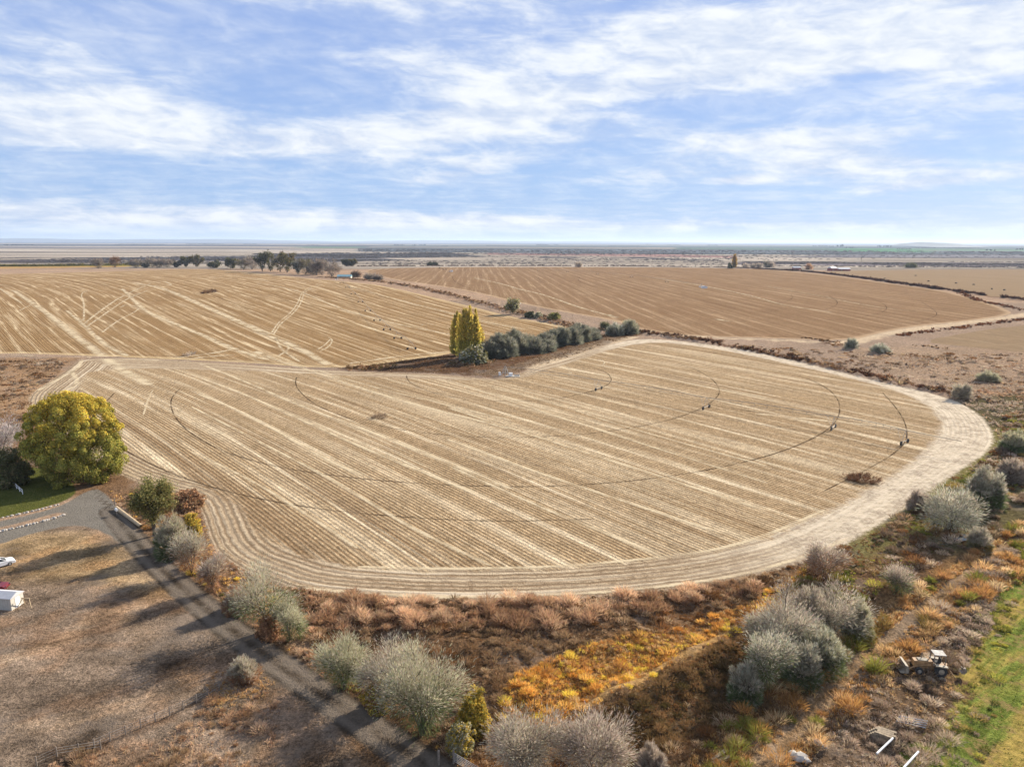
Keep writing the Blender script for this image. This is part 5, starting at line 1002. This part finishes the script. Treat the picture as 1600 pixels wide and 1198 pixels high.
far_belt('distant_trees', 'tiny dark shelter belts and groves along the horizon', [(8, 50, 385.5, 14), (180, 260, 383.8, 10), (290, 350, 383, 12), (380, 400, 383, 12), (616, 632, 384, 22), (645, 650, 384.5, 26), (655, 665, 383.5, 16), (690, 700, 384.8, 12),
    (838, 858, 382.8, 18), (866, 872, 382.8, 15), (1010, 1018, 382, 20), (1042, 1062, 382.5, 14), (1105, 1122, 383, 14), (1270, 1296, 384, 18), (1296, 1304, 384.5, 22), (1308, 1316, 384.5, 36), (1320, 1336, 386.5, 14),
    (1370, 1392, 384.5, 26), (1540, 1556, 390, 12), (1586, 1600, 388.5, 16), (1400, 1424, 388, 8), (480, 500, 384, 9), (760, 790, 384, 8), (950, 1000, 384, 8), (1430, 1530, 386, 8)],
    [A(74, 84, 84, .5), A(92, 98, 92, .5), A(60, 70, 66, .5)], 62)

# ---- low hills on the horizon
def hills(name, label, a, b_, Y0, hmax, seed, matc):
    X0 = (a - 800) / FPX * Y0; X1 = (b_ - 800) / FPX * Y0; n = 140; t = np.linspace(0, 1, n); x = X0 + (X1 - X0) * t
    env = np.sin(np.pi * t) ** .5; h = hmax * env * (.35 + .75 * fbm(x, x * 0, (X1 - X0) / 5, 4, seed)); V = []; ks = np.linspace(-1, 1, 9); dp = hmax * 14
    for k in ks:
        for i in range(n): V.append((x[i], Y0 + k * dp, h[i] * (1 - k * k) - 2))
    F = np.array([(r0 * n + i, r0 * n + i + 1, (r0 + 1) * n + i + 1, (r0 + 1) * n + i) for r0 in range(8) for i in range(n - 1)])
    o = mk(name, np.array(V), F, matc, smooth=True); tag(o, label, kind='structure')
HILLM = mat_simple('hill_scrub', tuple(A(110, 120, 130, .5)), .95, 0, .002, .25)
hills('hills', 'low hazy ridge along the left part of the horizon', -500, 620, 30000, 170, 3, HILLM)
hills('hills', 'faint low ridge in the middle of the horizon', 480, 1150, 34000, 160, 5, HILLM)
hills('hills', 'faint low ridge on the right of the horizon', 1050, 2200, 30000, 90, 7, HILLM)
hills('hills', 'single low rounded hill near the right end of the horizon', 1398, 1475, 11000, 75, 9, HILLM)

# small pond glint at the foot of the grey bush
WATERM = bpy.data.materials.new('water'); WATERM.use_nodes = True; g = NT(WATERM.node_tree); b = g.n('ShaderNodeBsdfPrincipled'); b.inputs['Base Color'].default_value = (.05, .06, .06, 1); b.inputs['Roughness'].default_value = .06
bn = g.n('ShaderNodeBump'); bn.inputs['Strength'].default_value = .15; g.set(bn.inputs['Height'], g.noise(g.n('ShaderNodeNewGeometry').outputs['Position'], 2.0)); g.t.links.new(bn.outputs[0], b.inputs['Normal'])
g.t.links.new(b.outputs[0], g.n('ShaderNodeOutputMaterial').inputs[0])
wx, wy = P(1494, 836); wz = Hz(wx, wy - 1) + .35
wp = [(wx + 2.6 * math.cos(t) * (1 + .25 * math.sin(3 * t)), wy - 1 + 2.0 * math.sin(t) * (1 + .2 * math.cos(2 * t)), wz) for t in np.linspace(0, 6.2, 28)]
tag(mk('water', wp, [tuple(range(28))], WATERM), 'small bright pool of water at the foot of the spreading grey bush', kind='structure')

# ------------------------------------------------------------------ irrigation pivots
def wheel_mb(c, r0, wd, axis=(1, 0, 0)):
    m = MB(); c = Vector(c); a = Vector(axis).normalized() * wd / 2; m.tube(c - a, c + a, r0, r0, 16); m.tube(c - a * 1.08, c + a * 1.08, r0 * .45, r0 * .45, 10); return m
def pivot(name, label, ctr, towers, overhang, thick=1.0, hgt_=3.9, centre=True):
    """centre-pivot sprinkler: centre pyramid, wheeled A-frame towers, trussed pipe"""
    c = Vector((ctr[0], ctr[1], 0)); root = empty(name, c, label=label, cat='irrigation pivot'); T = [Vector((t[0], t[1], 0)) - c for t in towers]
    end = T[-1] + (T[-1] - T[-2]).normalized() * overhang; pts = [Vector((0, 0, 0))] + T + [end]; k = thick
    if centre:
        m = MB()
        for sx in (-1, 1):
            for sy in (-1, 1): m.tube((sx * 1.6, sy * 1.6, 0), (sx * .3, sy * .3, hgt_), .09 * k)
        m.box((0, 0, .08), (4.4, 4.4, .16)); m.tube((0, 0, 0), (0, 0, hgt_ + .4), .14 * k)
        for z in (1.3, 2.6): q = 1.6 - 1.3 * z / hgt_; m.box((0, q, z), (2 * q, .09, .09)); m.box((0, -q, z), (2 * q, .09, .09)); m.box((q, 0, z), (.09, 2 * q, .09)); m.box((-q, 0, z), (.09, 2 * q, .09))
        m.build('pivot_centre', STEEL, root)
        MB().box((-2.3, 0, .8), (1.0, .6, 1.5)).build('control_panel', WHITE, root)
    for i in range(len(pts) - 1):
        a, b_ = pts[i], pts[i + 1]; d = b_ - a; L = d.length; s_ = Vector((-d.y, d.x, 0)).normalized(); m = MB(); n = 10; last = i == len(pts) - 2
        P0 = [a + d * t / n + Vector((0, 0, hgt_ + (0 if last else .5 * math.sin(math.pi * t / n)))) for t in range(n + 1)]
        for t in range(n): m.tube(P0[t], P0[t + 1], .085 * k, n=6)
        if not last:
            for sd in (-1, 1):
                Q = [P0[t] + s_ * sd * .85 * math.sin(math.pi * t / n) - Vector((0, 0, 1.2 * math.sin(math.pi * t / n))) for t in range(n + 1)]
                for t in range(n):
                    m.tube(Q[t], Q[t + 1], .03 * k, n=4)
                    if t: m.tube(P0[t], Q[t], .03 * k, n=4)
            for t in range(1, n): m.tube(P0[t], P0[t] - Vector((0, 0, 1.9)), .014 * k, n=3)
        m.build('pipe_span', SPANM, root)
    for i, t in enumerate(T):
        d = (t - pts[i]).normalized(); s_ = Vector((-d.y, d.x, 0)); m = MB(); ap = t + Vector((0, 0, hgt_))
        for sd in (-1, 1):
            f = t + s_ * sd * 2.1 + Vector((0, 0, .7)); m.tube(f, ap, .05 * k); m.tube(f, ap - d * 2.2 + Vector((0, 0, .1)), .03 * k, n=5)
        m.tube(t + s_ * 2.3 + Vector((0, 0, .8)), t - s_ * 2.3 + Vector((0, 0, .8)), .08 * k); tw = m.build('tower', STEEL, root)
        for sd in (-1, 1): wheel_mb(t + s_ * sd * 2.1 + Vector((0, 0, .58)), .58, .30, d).build('wheel', RUBBER, tw)
C1 = P(790, 587)
t4 = np.array(P(1414, 692)); t3 = np.array(P(1303, 669)); t2 = np.array(P(1104, 638)); t1 = np.array(P(936, 609)); c1 = np.array(C1); dr = (t3 - c1) / np.linalg.norm(t3 - c1)
pivot('irrigation_pivot', 'long centre-pivot sprinkler on wheeled towers across the big near field', C1, [tuple(t) for t in (t1, t2, t3, t4)], 14, 1.0)
tw = [(643.5, 546.5), (622, 530), (605, 516.5), (589.5, 502), (575, 487), (563.5, 473), (552, 460.5), (543, 450.5), (534, 443.5)][::-1]
T = [P(*p) for p in tw]; cL_ = P(527, 438)
pivot('irrigation_pivot', 'centre-pivot sprinkler standing across the golden left field', cL_, T, 6, .8, centre=True)
T2 = [P(1042, 440.5), P(987, 433), P(934, 428.5), P(887, 425), P(841, 423), P(797, 421.3)]
pivot('irrigation_pivot', 'distant centre-pivot sprinkler in the brown middle field', P(1096, 448), T2, 6, .9)
# small pump shed / pad at the pivot centres
r0 = empty('pump_station', (C1[0] + 3.5, C1[1] - 1.2, 0), label='white pump cabinet and pad beside the near pivot centre', cat='pump')
MB().box((0, 0, .1), (5.2, 2.6, .2)).build('concrete_pad', CREAM, r0); MB().box((-1.2, 0, .85), (1.5, 1.1, 1.3)).build('cabinet', WHITE, r0, bevel=.05); MB().tube((.1, 0, .5), (2.2, 0, .5), .22).tube((2.2, 0, 0), (2.2, 0, .9), .25).build('pump_pipe', STEEL, r0)
a = P(1096, 449); r0 = empty('pump_station', (a[0] + 2, a[1] - 6, 0), label='small white pump house at the centre of the brown middle field', cat='pump')
MB().box((0, 0, 1.0), (7, 4, 2.0)).build('wall', WHITE, r0); MB().prism([(-3.8, 2.0), (3.8, 2.0), (0, 3.1)], -2.3, 2.3).build('roof', ROOFM, r0)
a = P(706, 424.8); r0 = empty('pump_station', (a[0], a[1], 0), label='tiny white cabinet at the far left end of the brown middle field', cat='pump')
MB().box((0, 0, 1.3), (4.5, 3, 2.6)).build('cabinet', WHITE, r0, bevel=.05); MB().tube((-6, 0, .6), (-2.5, 0, .6), .5).build('pump_pipe', STEEL, r0)

# ------------------------------------------------------------------ buildings
def gable(name, label, px0, px1, pyb, wall_h, roof_h, depth, wallm, roofm, rz=0, cat='barn', doors=1, wins=1):
    x0, y0 = P(px0, pyb); x1, _ = P(px1, pyb); W = x1 - x0; root = empty(name, ((x0 + x1) / 2, y0 + depth / 2, 0), rz, label=label, cat=cat)
    MB().box((0, 0, wall_h / 2), (W, depth, wall_h)).build('wall', wallm, root)
    m = MB(); y_, e = depth / 2, .4
    n = len(m.V)
    prof = [(-y_ - e, wall_h - .15), (y_ + e, wall_h - .15), (y_ + e, wall_h + .1), (0, wall_h + roof_h), (-y_ - e, wall_h + .1)]
    v = [(-W / 2 - e, a, z) for a, z in prof] + [(W / 2 + e, a, z) for a, z in prof]; f = [(i, (i + 1) % 5, 5 + (i + 1) % 5, 5 + i) for i in range(5)] + [(4, 3, 2, 1, 0), (5, 6, 7, 8, 9)]
    m.add(v, f); m.build('roof', roofm, root)
    for i in range(doors): MB().box((-W * .25 + i * W * .5, -depth / 2 - .03, wall_h * .42), (W * .14, .1, wall_h * .8)).build('door', OLDWOOD, root)
    for i in range(wins): MB().box((W * (.1 + .22 * i), -depth / 2 - .03, wall_h * .6), (W * .07, .08, wall_h * .28)).build('window', GLASS, root)
    return root
gable('farm_house', 'low house with a teal roof at the right end of the tree grove', 527, 548, 436, 3.2, 2.6, 11, CREAM, TEAL, cat='house', wins=2)
gable('shed', 'long white-roofed shed left of the red barns on the plain', 1240, 1251.5, 420, 3.8, 2.4, 9, BARNRED, ROOFM, cat='shed')
gable('red_barn', 'smaller dark red barn with pale roof, left of the pair', 1297, 1308, 422, 5.0, 3.6, 12, BARNRED, ROOFM, R(20))
gable('red_barn', 'longer dark red barn with pale roof, right of the pair', 1311, 1329, 422, 3.6, 2.8, 12, BARNRED, ROOFM)
# utility poles far off and the one by the tree
def upole(px, pyb, pyt, label, arm=True, r0=.14):
    x, y = P(px, pyb); h = top_z(y, pyt); root = empty('utility_pole', (x, y, 0), label=label, cat='utility pole'); MB().tube((0, 0, -.3), (0, 0, h), r0, r0 * .7).build('pole', OLDWOOD, root)
    if arm: MB().box((0, 0, h - .8), (h * .2, .14, .14)).build('crossarm', OLDWOOD, root)
upole(260, 786, 742, 'thin pole behind the olive-green roadside tree', False, .09)
upole(1345, 416, 401, 'faint utility pole behind the red barns', r0=.5); upole(1489, 416, 405, 'faint utility pole beyond the far right field', r0=.5)
upole(1208, 413, 403, 'faint utility pole on the plain right of the golden spire tree', r0=.5)

# ---- shed and things at the left edge
def local(root_px, ang):
    x, y = P(*root_px); return x, y
sx_, sy_ = P(24, 955); root = empty('garden_shed', (sx_ - 2.9, sy_ + 1.4, 0), R(-7), label='cream metal-roofed shed cut by the left edge of the photo', cat='shed'); root.scale = (1, .92, .86)
MB().box((0, 0, 1.1), (5.6, 2.6, 2.2)).build('wall', CREAM, root)
m = MB(); prof = [(-1.45, 2.2), (1.45, 2.2), (1.45, 2.28), (0, 2.95), (-1.45, 2.28)]; v = [(-2.95, a, z) for a, z in prof] + [(2.95, a, z) for a, z in prof]
m.add(v, [(i, (i + 1) % 5, 5 + (i + 1) % 5, 5 + i) for i in range(5)] + [(4, 3, 2, 1, 0), (5, 6, 7, 8, 9)])
for i in range(20): xx = -2.85 + i * .3; m.tube((xx, -1.45, 2.31), (xx, 0, 2.98), .018, n=4)
m.build('roof', ROOFM, root); MB().box((2.82, 0, 1.0), (.05, .9, 1.9)).build('door', WHITE, root); m = MB()
for i in range(13): m.box((-2.6 + i * .42, -1.31, 1.1), (.04, .03, 2.1))
m.build('siding_ribs', CREAM, root)
x, y = P(36, 950); root = empty('timber_brace', (x, y, 0), R(-8), label='raw timber frame of braces beside the cream shed', cat='frame')
for a_, b_ in (((-.7, 0, 0), (.3, 0, 1.5)), ((1.6, 0, 0), (1.3, .1, 1.5)), ((-.2, .8, 0), (.3, .1, 1.5))): MB().tube(a_, b_, .06, n=4).build('leg', WOOD, root)
MB().box((.8, .05, 1.5), (1.4, .12, .12)).build('crossbeam', WOOD, root)
x, y = P(27, 947); root = empty('crate', (x, y + .4, 0), R(-8), label='small white crate between the cream shed and the timber frame', cat='crate')
MB().box((0, 0, .75), (.75, .7, .12)).build('top', WHITE, root)
for a_ in (-.3, .3):
    for b_ in (-.28, .28): MB().box((a_, b_, .35), (.1, .1, .69)).build('leg', WHITE, root)

def car(label, px, py, rz, paint, L=4.7):
    """sedan, nose towards +x of its own frame; px,py = its visible front end"""
    x, y = P(px, py); root = empty('parked_car', (x - L / 2 * math.cos(rz), y - L / 2 * math.sin(rz), 0), rz, label=label, cat='car')
    prof = [(-2.3, .35), (-2.35, .75), (-2.25, .98), (-1.6, 1.05), (-.95, 1.08), (.75, 1.02), (1.9, .9), (2.3, .72), (2.35, .45), (2.25, .28), (-2.2, .28)]
    k = L / 4.7; m = MB(); secs = [(-.88, .86), (-.90, 1.0), (.90, 1.0), (.88, .86)]
    m.prism([(a * k, z) for a, z in prof], -.9, .9); m.build('body', paint, root, bevel=.08)
    cab = MB(); b0 = [(-1.55, 1.03), (1.15, 1.0)]; t0 = [(-.95, 1.44), (.35, 1.45)]
    cab.add([(-1.65, -.80, 1.03), (1.15, -.80, 1.0), (1.15, .80, 1.0), (-1.65, .80, 1.03), (-1.0, -.62, 1.44), (.3, -.62, 1.45), (.3, .62, 1.45), (-1.0, .62, 1.44)], [(0, 3, 2, 1), (4, 5, 6, 7), (0, 1, 5, 4), (1, 2, 6, 5), (2, 3, 7, 6), (3, 0, 4, 7)])
    cab.build('window', GLASS, root, bevel=.04); MB().box((-.35, 0, 1.46), (1.36, 1.26, .05)).build('roof', paint, root, bevel=.02)
    pm = MB()
    for sy in (-1, 1): pm.tube((-1.68, sy * .82, 1.0), (-1.0, sy * .635, 1.45), .045, n=5); pm.tube((1.2, sy * .82, .98), (.3, sy * .635, 1.46), .045, n=5); pm.tube((-.3, sy * .83, 1.0), (-.35, sy * .64, 1.46), .04, n=5)
    pm.build('pillars', paint, root)
    for sx in (-1.42, 1.42):
        for sy in (-1, 1):
            wq = wheel_mb((sx * k, sy * .82, .33), .33, .22, (0, 1, 0)).build('wheel', RUBBER, root); MB().tube((sx * k, sy * .92, .33), (sx * k, sy * .95, .33), .2, n=12).build('rim', STEEL, wq)
    for sy in (-.62, .62): MB().box((2.28 * k, sy, .68), (.12, .38, .14)).build('headlight', GLASS, root)
    return root
pA, pB = P(24, 879), P(0, 887)
car('white sedan parked on the dirt lot at the left edge', 25, 880, math.atan2(pA[1] - pB[1], pA[0] - pB[0]) - .15, WHITE)
pA, pB = P(13, 921), P(0, 926)
car('dark red car nose just showing at the left edge behind the shed', 14.5, 922, R(10), RED)
# white rail
pa, pb = P(18, 757), P(37, 774); root = empty('rail_fence', (pa[0], pa[1], 0), label='short white rail fence section on the shaded lawn', cat='fence'); dv = Vector((pb[0] - pa[0], pb[1] - pa[1], 0)); m = MB()
for z in (.5, 1.0): m.tube((0, 0, z), dv + Vector((0, 0, z)), .07, n=6)
m.build('rail', WHITE, root)
for i in range(5): MB().tube(dv * i / 4, dv * i / 4 + Vector((0, 0, 1.15)), .07, n=6).build('post', WHITE, root)
# mailbox and gate posts
x, y = P(184, 806); root = empty('mailbox', (x, y, 0), R(-40), label='pale mailbox on a dark post where the driveway meets the road', cat='mailbox')
MB().box((0, 0, .5), (.14, .14, 1.0)).build('post', OLDWOOD, root); m = MB(); m.box((0, 0, 1.12), (.75, .38, .3)); m.tube((-.375, 0, 1.27), (.375, 0, 1.27), .19, n=12); m.build('box', WHITE, root)
MB().box((.1, .22, 1.42), (.05, .03, .25)).build('flag', RED, root)
x, y = P(181, 791); o = MB().tube((0, 0, -.2), (0, 0, 1.6), .12, .1).build('wooden_post', OLDWOOD); o.location = (x, y, 0); tag(o, 'short weathered post at the head of the roadside bank', 'post')
# low timber edging / bank log by the mailbox
pa, pb = P(183, 797), P(222, 826); o = mk('log', *tubes([(np.array([0, 0, .35]), np.array([(pb[0] - pa[0]), (pb[1] - pa[1]), .35]), .42, .34)], 12), WOOD); o.location = (pa[0], pa[1], 0); tag(o, 'long pale tan log lying beside the mailbox', 'log')
# stones along the driveway
def rock_mesh(seed, s_):
    r = np.random.default_rng(seed); import bmesh; bm = bmesh.new(); bmesh.ops.create_icosphere(bm, subdivisions=2, radius=s_)
    for v in bm.verts:
        k = 1 + .35 * (r.random() - .5); v.co = v.co * k; v.co.z *= .7
    me = bpy.data.meshes.new('stone'); bm.to_mesh(me); bm.free(); me.materials.append(STONE); return me
RM = [rock_mesh(i, .33) for i in range(5)]
for nm, ln_, n, lb, gp in (('lower', [(-30, 841), (0, 833), (30, 826), (60, 819), (85, 812), (103, 806)], 26, 'rough stone edging the strip between the two gravel lanes', 'stones edging the strip between the lanes'),
                           ('upper', [(-30, 819), (0, 812), (30, 806), (60, 799), (95, 790)], 20, 'rough stone edging the lawn side of the driveway', 'stones edging the lawn')):
    q = smooth_poly(PP(ln_), False); L = np.concatenate([[0], np.cumsum(np.hypot(*np.diff(q, axis=0).T))]); r = np.random.default_rng(n)
    for i in range(n):
        t = L[-1] * (i + r.uniform(-.3, .3) + .5) / n; o = bpy.data.objects.new('stone', RM[r.integers(0, 5)]); COL.objects.link(o)
        o.location = (np.interp(t, L, q[:, 0]), np.interp(t, L, q[:, 1]), .1); s_ = r.uniform(.6, 1.35); o.scale = (s_, s_, s_); o.rotation_euler = (0, 0, r.uniform(0, 6)); tag(o, lb, 'stone', gp)

# ---- backhoe loader parked in the brush
x, y = P(1452, 1050); root = empty('backhoe', (x, y, Hz(x, y) + .05), R(-8), label='weathered yellow backhoe loader with pale canopy parked in the brush', cat='backhoe')
m = MB(); m.box((-.9, 0, 1.25), (2.3, .9, .8)); m.box((.6, 0, .95), (2.4, 1.0, .5)); m.prism([(-2.05, .8), (.25, .8), (.25, 1.7), (-1.9, 1.55)], -.46, .46); m.build('body', YELLOW, root, bevel=.05)
MB().box((-.9, 0, 1.72), (1.2, .7, .06)).build('hood_panel', DULL, root)
MB().tube((-.95, .2, 1.6), (-.95, .2, 2.6), .05).build('exhaust_pipe', OLDWOOD, root)
MB().box((.95, 0, 2.75), (1.45, 1.3, .1))  .build('canopy', WORN, root, bevel=.03)
for a_ in (.2, 1.7):
    for b_ in (-.65, .65): MB().box((a_ * .9 + .1, b_ * .9, 1.95), (.09, .09, 1.55)).build('canopy_post', OLDWOOD, root)
m = MB(); m.box((.9, 0, 1.45), (.6, .6, .2)); m.box((1.2, 0, 1.8), (.15, .6, .65)); m.build('seat', RUBBER, root, bevel=.04); MB().tube((.35, 0, 1.3), (.5, 0, 1.95), .04).build('steering_column', RUBBER, root)
for b_ in (-1, 1):
    wq = wheel_mb((1.05, b_ * .95, .75), .75, .42, (0, 1, 0)).build('rear_wheel', RUBBER, root); MB().tube((1.05, b_ * 1.17, .75), (1.05, b_ * 1.2, .75), .36, n=14).build('rim', DULL, wq)
    wq = wheel_mb((-1.5, b_ * .85, .5), .5, .28, (0, 1, 0)).build('front_wheel', RUBBER, root); MB().tube((-1.5, b_ * 1.0, .5), (-1.5, b_ * 1.03, .5), .24, n=12).build('rim', CREAM, wq)
    MB().prism([(.3, 1.45), (1.75, 1.3), (1.8, 1.42), (.35, 1.58)], b_ * .95 - .25, b_ * .95 + .25).build('fender', DULL, root)
    m = MB(); m.tube((-.1, b_ * .62, 1.35), (-1.9, b_ * .62, 1.0), .1, n=6); m.tube((-1.9, b_ * .62, 1.0), (-2.9, b_ * .62, .45), .1, n=6); m.tube((-.4, b_ * .62, .9), (-1.9, b_ * .62, 1.0), .06, n=6); m.build('loader_arm', YELLOW, root)
m = MB(); m.prism([(-2.85, .15), (-3.75, .1), (-3.85, .2), (-3.2, .35), (-3.1, 1.0), (-3.3, 1.25), (-2.95, 1.15), (-2.8, .6)], -1.1, 1.1); m.build('front_bucket', DULL, root)
m = MB(); m.box((2.15, 0, .8), (.3, 1.2, .6)); m.tube((2.2, 0, 1.0), (3.3, 0, 2.1), .16, .13, 6); m.build('boom', YELLOW, root, bevel=0)
MB().tube((3.3, 0, 2.1), (4.15, 0, 1.0), .13, .1, 6).build('dipper_arm', YELLOW, root)
MB().prism([(3.95, .95), (4.35, .95), (4.5, .5), (4.2, .12), (3.8, .3), (4.1, .5)], -.3, .3).build('rear_bucket', OLDWOOD, root)
for b_ in (-1, 1): MB().tube((2.1, b_ * .5, .9), (2.7, b_ * 1.3, .15), .08, n=6).build('stabiliser', YELLOW, root)

# ---- junk at the lower right
x, y = P(1378, 1150); root = empty('lumber_stack', (x, y, .1), R(-32), label='stack of weathered tan planks in the lower right brush', cat='lumber')
for L_ in range(4):
    for i in range(4): MB().box(((i % 2) * .25 + L_ * .1, -.6 + i * .36, .15 + L_ * .2), (2.5 - .2 * L_, .32, .14), rz=.02 * (i - 3)).build('plank', OLDPLANK, root)
x, y = P(1424, 1130); root = empty('sheet_metal', (x, y, .35), R(-24), label='grey corrugated sheets lying right of the plank stack', cat='metal sheets')
for i in range(4): MB().box((.1 * i, -.5 + i * .3, .05 + .08 * i), (3.0, .18, .04), rz=.03 * i).build('sheet', PIPEGREY, root)
for (a_, b_, lb) in (((1372, 1176), (1397, 1153), 'upper white pipe lying in the lower right brush'), ((1414, 1198), (1437, 1174), 'lower white pipe lying in the lower right brush')):
    pa, pb = P(*a_, .7), P(*b_, .7); o = mk('white_pipe', *tubes([(np.zeros(3), np.array([pb[0] - pa[0], pb[1] - pa[1], .1]), .11, .11)], 10), WHITE); o.location = (pa[0], pa[1], .75); tag(o, lb, 'pipe', 'white pipes in the brush')
for i, (a_, b_, s_, lb) in enumerate(((1252, 1186, 2.6, 'large pale boulder near the bottom edge'), (1240, 1180, 1.8, 'smaller boulder leaning on the large pale one'), (1278, 1166, 1.7, 'flat grey rock above the large pale boulder'), (1262, 1192, 1.4, 'small rock below the large pale boulder'), (1290, 1172, 1.1, 'small grey rock beside the flat one'))):
    o = bpy.data.objects.new('boulder', RM[i]); COL.objects.link(o); p = P(a_, b_); o.location = (p[0], p[1], Hz(*p) + .3); o.scale = (s_, s_ * .8, s_ * .8); o.rotation_euler = (0, 0, i); tag(o, lb, 'rock')
x, y = P(1125, 1190); root = empty('plank_pile', (x, y, .5), R(28), label='two pale boards at the bottom edge among the reeds', cat='lumber')
for i in range(2): MB().box((.3 * i, -.3 + i * .55, .1 + i * .06), (2.4, .4, .1), rz=.2 * i).build('plank', OLDPLANK, root)
# wire fence lower left, stock gate at the bottom
def wire_fence(label, pts, n, h=1.2):
    q = smooth_poly(PP(pts), False, 1); L = np.concatenate([[0], np.cumsum(np.hypot(*np.diff(q, axis=0).T))]); root = empty('wire_fence', (q[0][0], q[0][1], 0), label=label, cat='fence'); pp = []
    for i in range(n):
        t = L[-1] * i / (n - 1); a_ = Vector((np.interp(t, L, q[:, 0]) - q[0][0], np.interp(t, L, q[:, 1]) - q[0][1], 0)); pp.append(a_)
        MB().tube(a_ - Vector((0, 0, .2)), a_ + Vector((.03 * math.sin(i * 3), 0, h)), .07, .06, 6).build('post', OLDWOOD, root)
    m = MB()
    for i in range(n - 1):
        for z in (.4, .75, 1.05): m.tube(pp[i] + Vector((0, 0, z)), pp[i + 1] + Vector((0, 0, z)), .012, n=3)
    m.build('wire', STEEL, root)
wire_fence('old wire fence with dark posts crossing the dirt lot at the lower left', [(150, 1170), (230, 1135), (300, 1105), (345, 1078)], 10)
wire_fence('old wire fence along the bottom left edge', [(60, 1198), (75, 1185), (160, 1172)], 4)
x, y = P(711, 1192); root = empty('metal_gate', (x, y, 0), R(-38), label='pale metal bar gate at the bottom edge below the largest sage-green shrub', cat='gate')
m = MB()
for z in (.3, .5, .7, .9, 1.1, 1.3): m.tube((.1, 0, z), (3.6, 0, z), .028, n=6)
for a_ in (.1, 1.85, 3.6): m.tube((a_, 0, .3), (a_, 0, 1.3), .03, n=6)
m.build('bars', STEEL, root); MB().tube((0, 0, -.2), (0, 0, 1.6), .11, n=8).build('post', OLDWOOD, root)
x, y = P(688, 1194); o = MB().tube((0, 0, -.2), (0, 0, 1.7), .13, n=8).build('wooden_post', OLDWOOD); o.location = (x, y, 0); tag(o, 'dark post left of the pale metal bar gate', 'post')
for a_, b_, lb in ((372, 1085, 'dead leaning stump left of the road shadow, near the orange weeds'), (410, 1088, 'thin dead sapling standing right of the orange weeds')):
    x, y = P(a_, b_); o = mk('dead_sapling', *tubes([(np.array([0, 0, -.1]), np.array([.15, 0, .8]), .08, .05), (np.array([.15, 0, .8]), np.array([.5, .1, 1.4]), .05, .02), (np.array([.1, 0, .6]), np.array([-.4, 0, 1.1]), .04, .015)], 5), BARK); o.location = (x, y, 0); tag(o, lb, 'dead sapling')

# ---- dark cattle grazing the far right stubble
def cow(px, py, rz, label, first=[None]):
    x, y = P(px, py)
    if first[0] is None:
        root = empty('cow', (0, 0, 0)); me = bpy.data.meshes.new('body'); Vs = [(0, 0, 1.05), (-.85, 0, 1.05), (-.4, 0, 1.0), (.45, 0, 1.0), (.85, 0, 1.1), (1.2, 0, .95), (1.5, 0, .6)]; E = [(1, 2), (2, 0), (0, 3), (3, 4), (4, 5), (5, 6)]; rad = [.42, .36, .42, .40, .34, .2, .13]
        for (bx, k) in ((-.85, 1), (.45, 3)):
            for sy in (-1, 1): i = len(Vs); Vs += [(bx, sy * .22, .7), (bx + .04, sy * .24, .35), (bx, sy * .24, .03)]; E += [(k, i), (i, i + 1), (i + 1, i + 2)]; rad += [.16, .09, .07]
        i = len(Vs); Vs += [(-1.25, 0, 1.15), (-1.35, 0, .6)]; E += [(1, i), (i, i + 1)]; rad += [.05, .04]
        me.from_pydata(Vs, E, []); o = bpy.data.objects.new('body', me); COL.objects.link(o); o.parent = root; md = o.modifiers.new('skin', 'SKIN'); 
        for sv, q in zip(me.skin_vertices[0].data, rad) if me.skin_vertices else []: sv.radius = (q, q)
        o.modifiers.new('sub', 'SUBSURF').levels = 1; me.materials.append(DARKHIDE); first[0] = root; first.append(o)
        if not me.skin_vertices:
            pass
    else:
        root = first[0].copy(); COL.objects.link(root); c_ = first[1].copy(); COL.objects.link(c_); c_.parent = root
    root.location = (x, y, 0); root.rotation_euler = (0, 0, rz); root.scale = (1.35, 1.35, 1.35); tag(root, label, 'cow', 'dark cattle on the far stubble'); return root
cows = [(1382.5, 434.5, .2, 'leftmost dark cow of the herd in the far right field'), (1431, 429.8, 2.8, 'dark cow nearest the horizon in the far right field'), (1451, 438.5, 3.0, 'third dark cow from the left in the far right field'), (1494, 441.5, .1, 'fourth dark cow from the left in the far right field'),
        (1521.5, 443.8, 3.2, 'fifth dark cow from the left in the far right field'), (1550, 450.5, 1.4, 'smallest-looking dark cow, second from the right'), (1569.5, 452.2, 0.2, 'rightmost and nearest dark cow in the far right field'),
        (687, 419.8, .3, 'leftmost dark cow by the tiny white cabinet'), (692.5, 421.8, 2.9, 'middle dark cow by the tiny white cabinet'), (697, 421.8, .2, 'right dark cow by the tiny white cabinet')]
for c_ in cows: cow(*c_)

# ------------------------------------------------------------------ haze over the plain
hz = MB().box((0, 29000, 99), (140000, 64000, 204)); hm = bpy.data.materials.new('haze'); hm.use_nodes = True; g = NT(hm.node_tree)
pv = g.n('ShaderNodeVolumePrincipled'); pv.inputs['Color'].default_value = (.66, .80, 1.0, 1); pv.inputs['Density'].default_value = 0.000034; pv.inputs['Anisotropy'].default_value = .2
g.t.links.new(pv.outputs[0], g.n('ShaderNodeOutputMaterial').inputs['Volume'])
ho = hz.build('haze', hm); tag(ho, 'pale blue haze lying over the distant plain', kind='stuff')
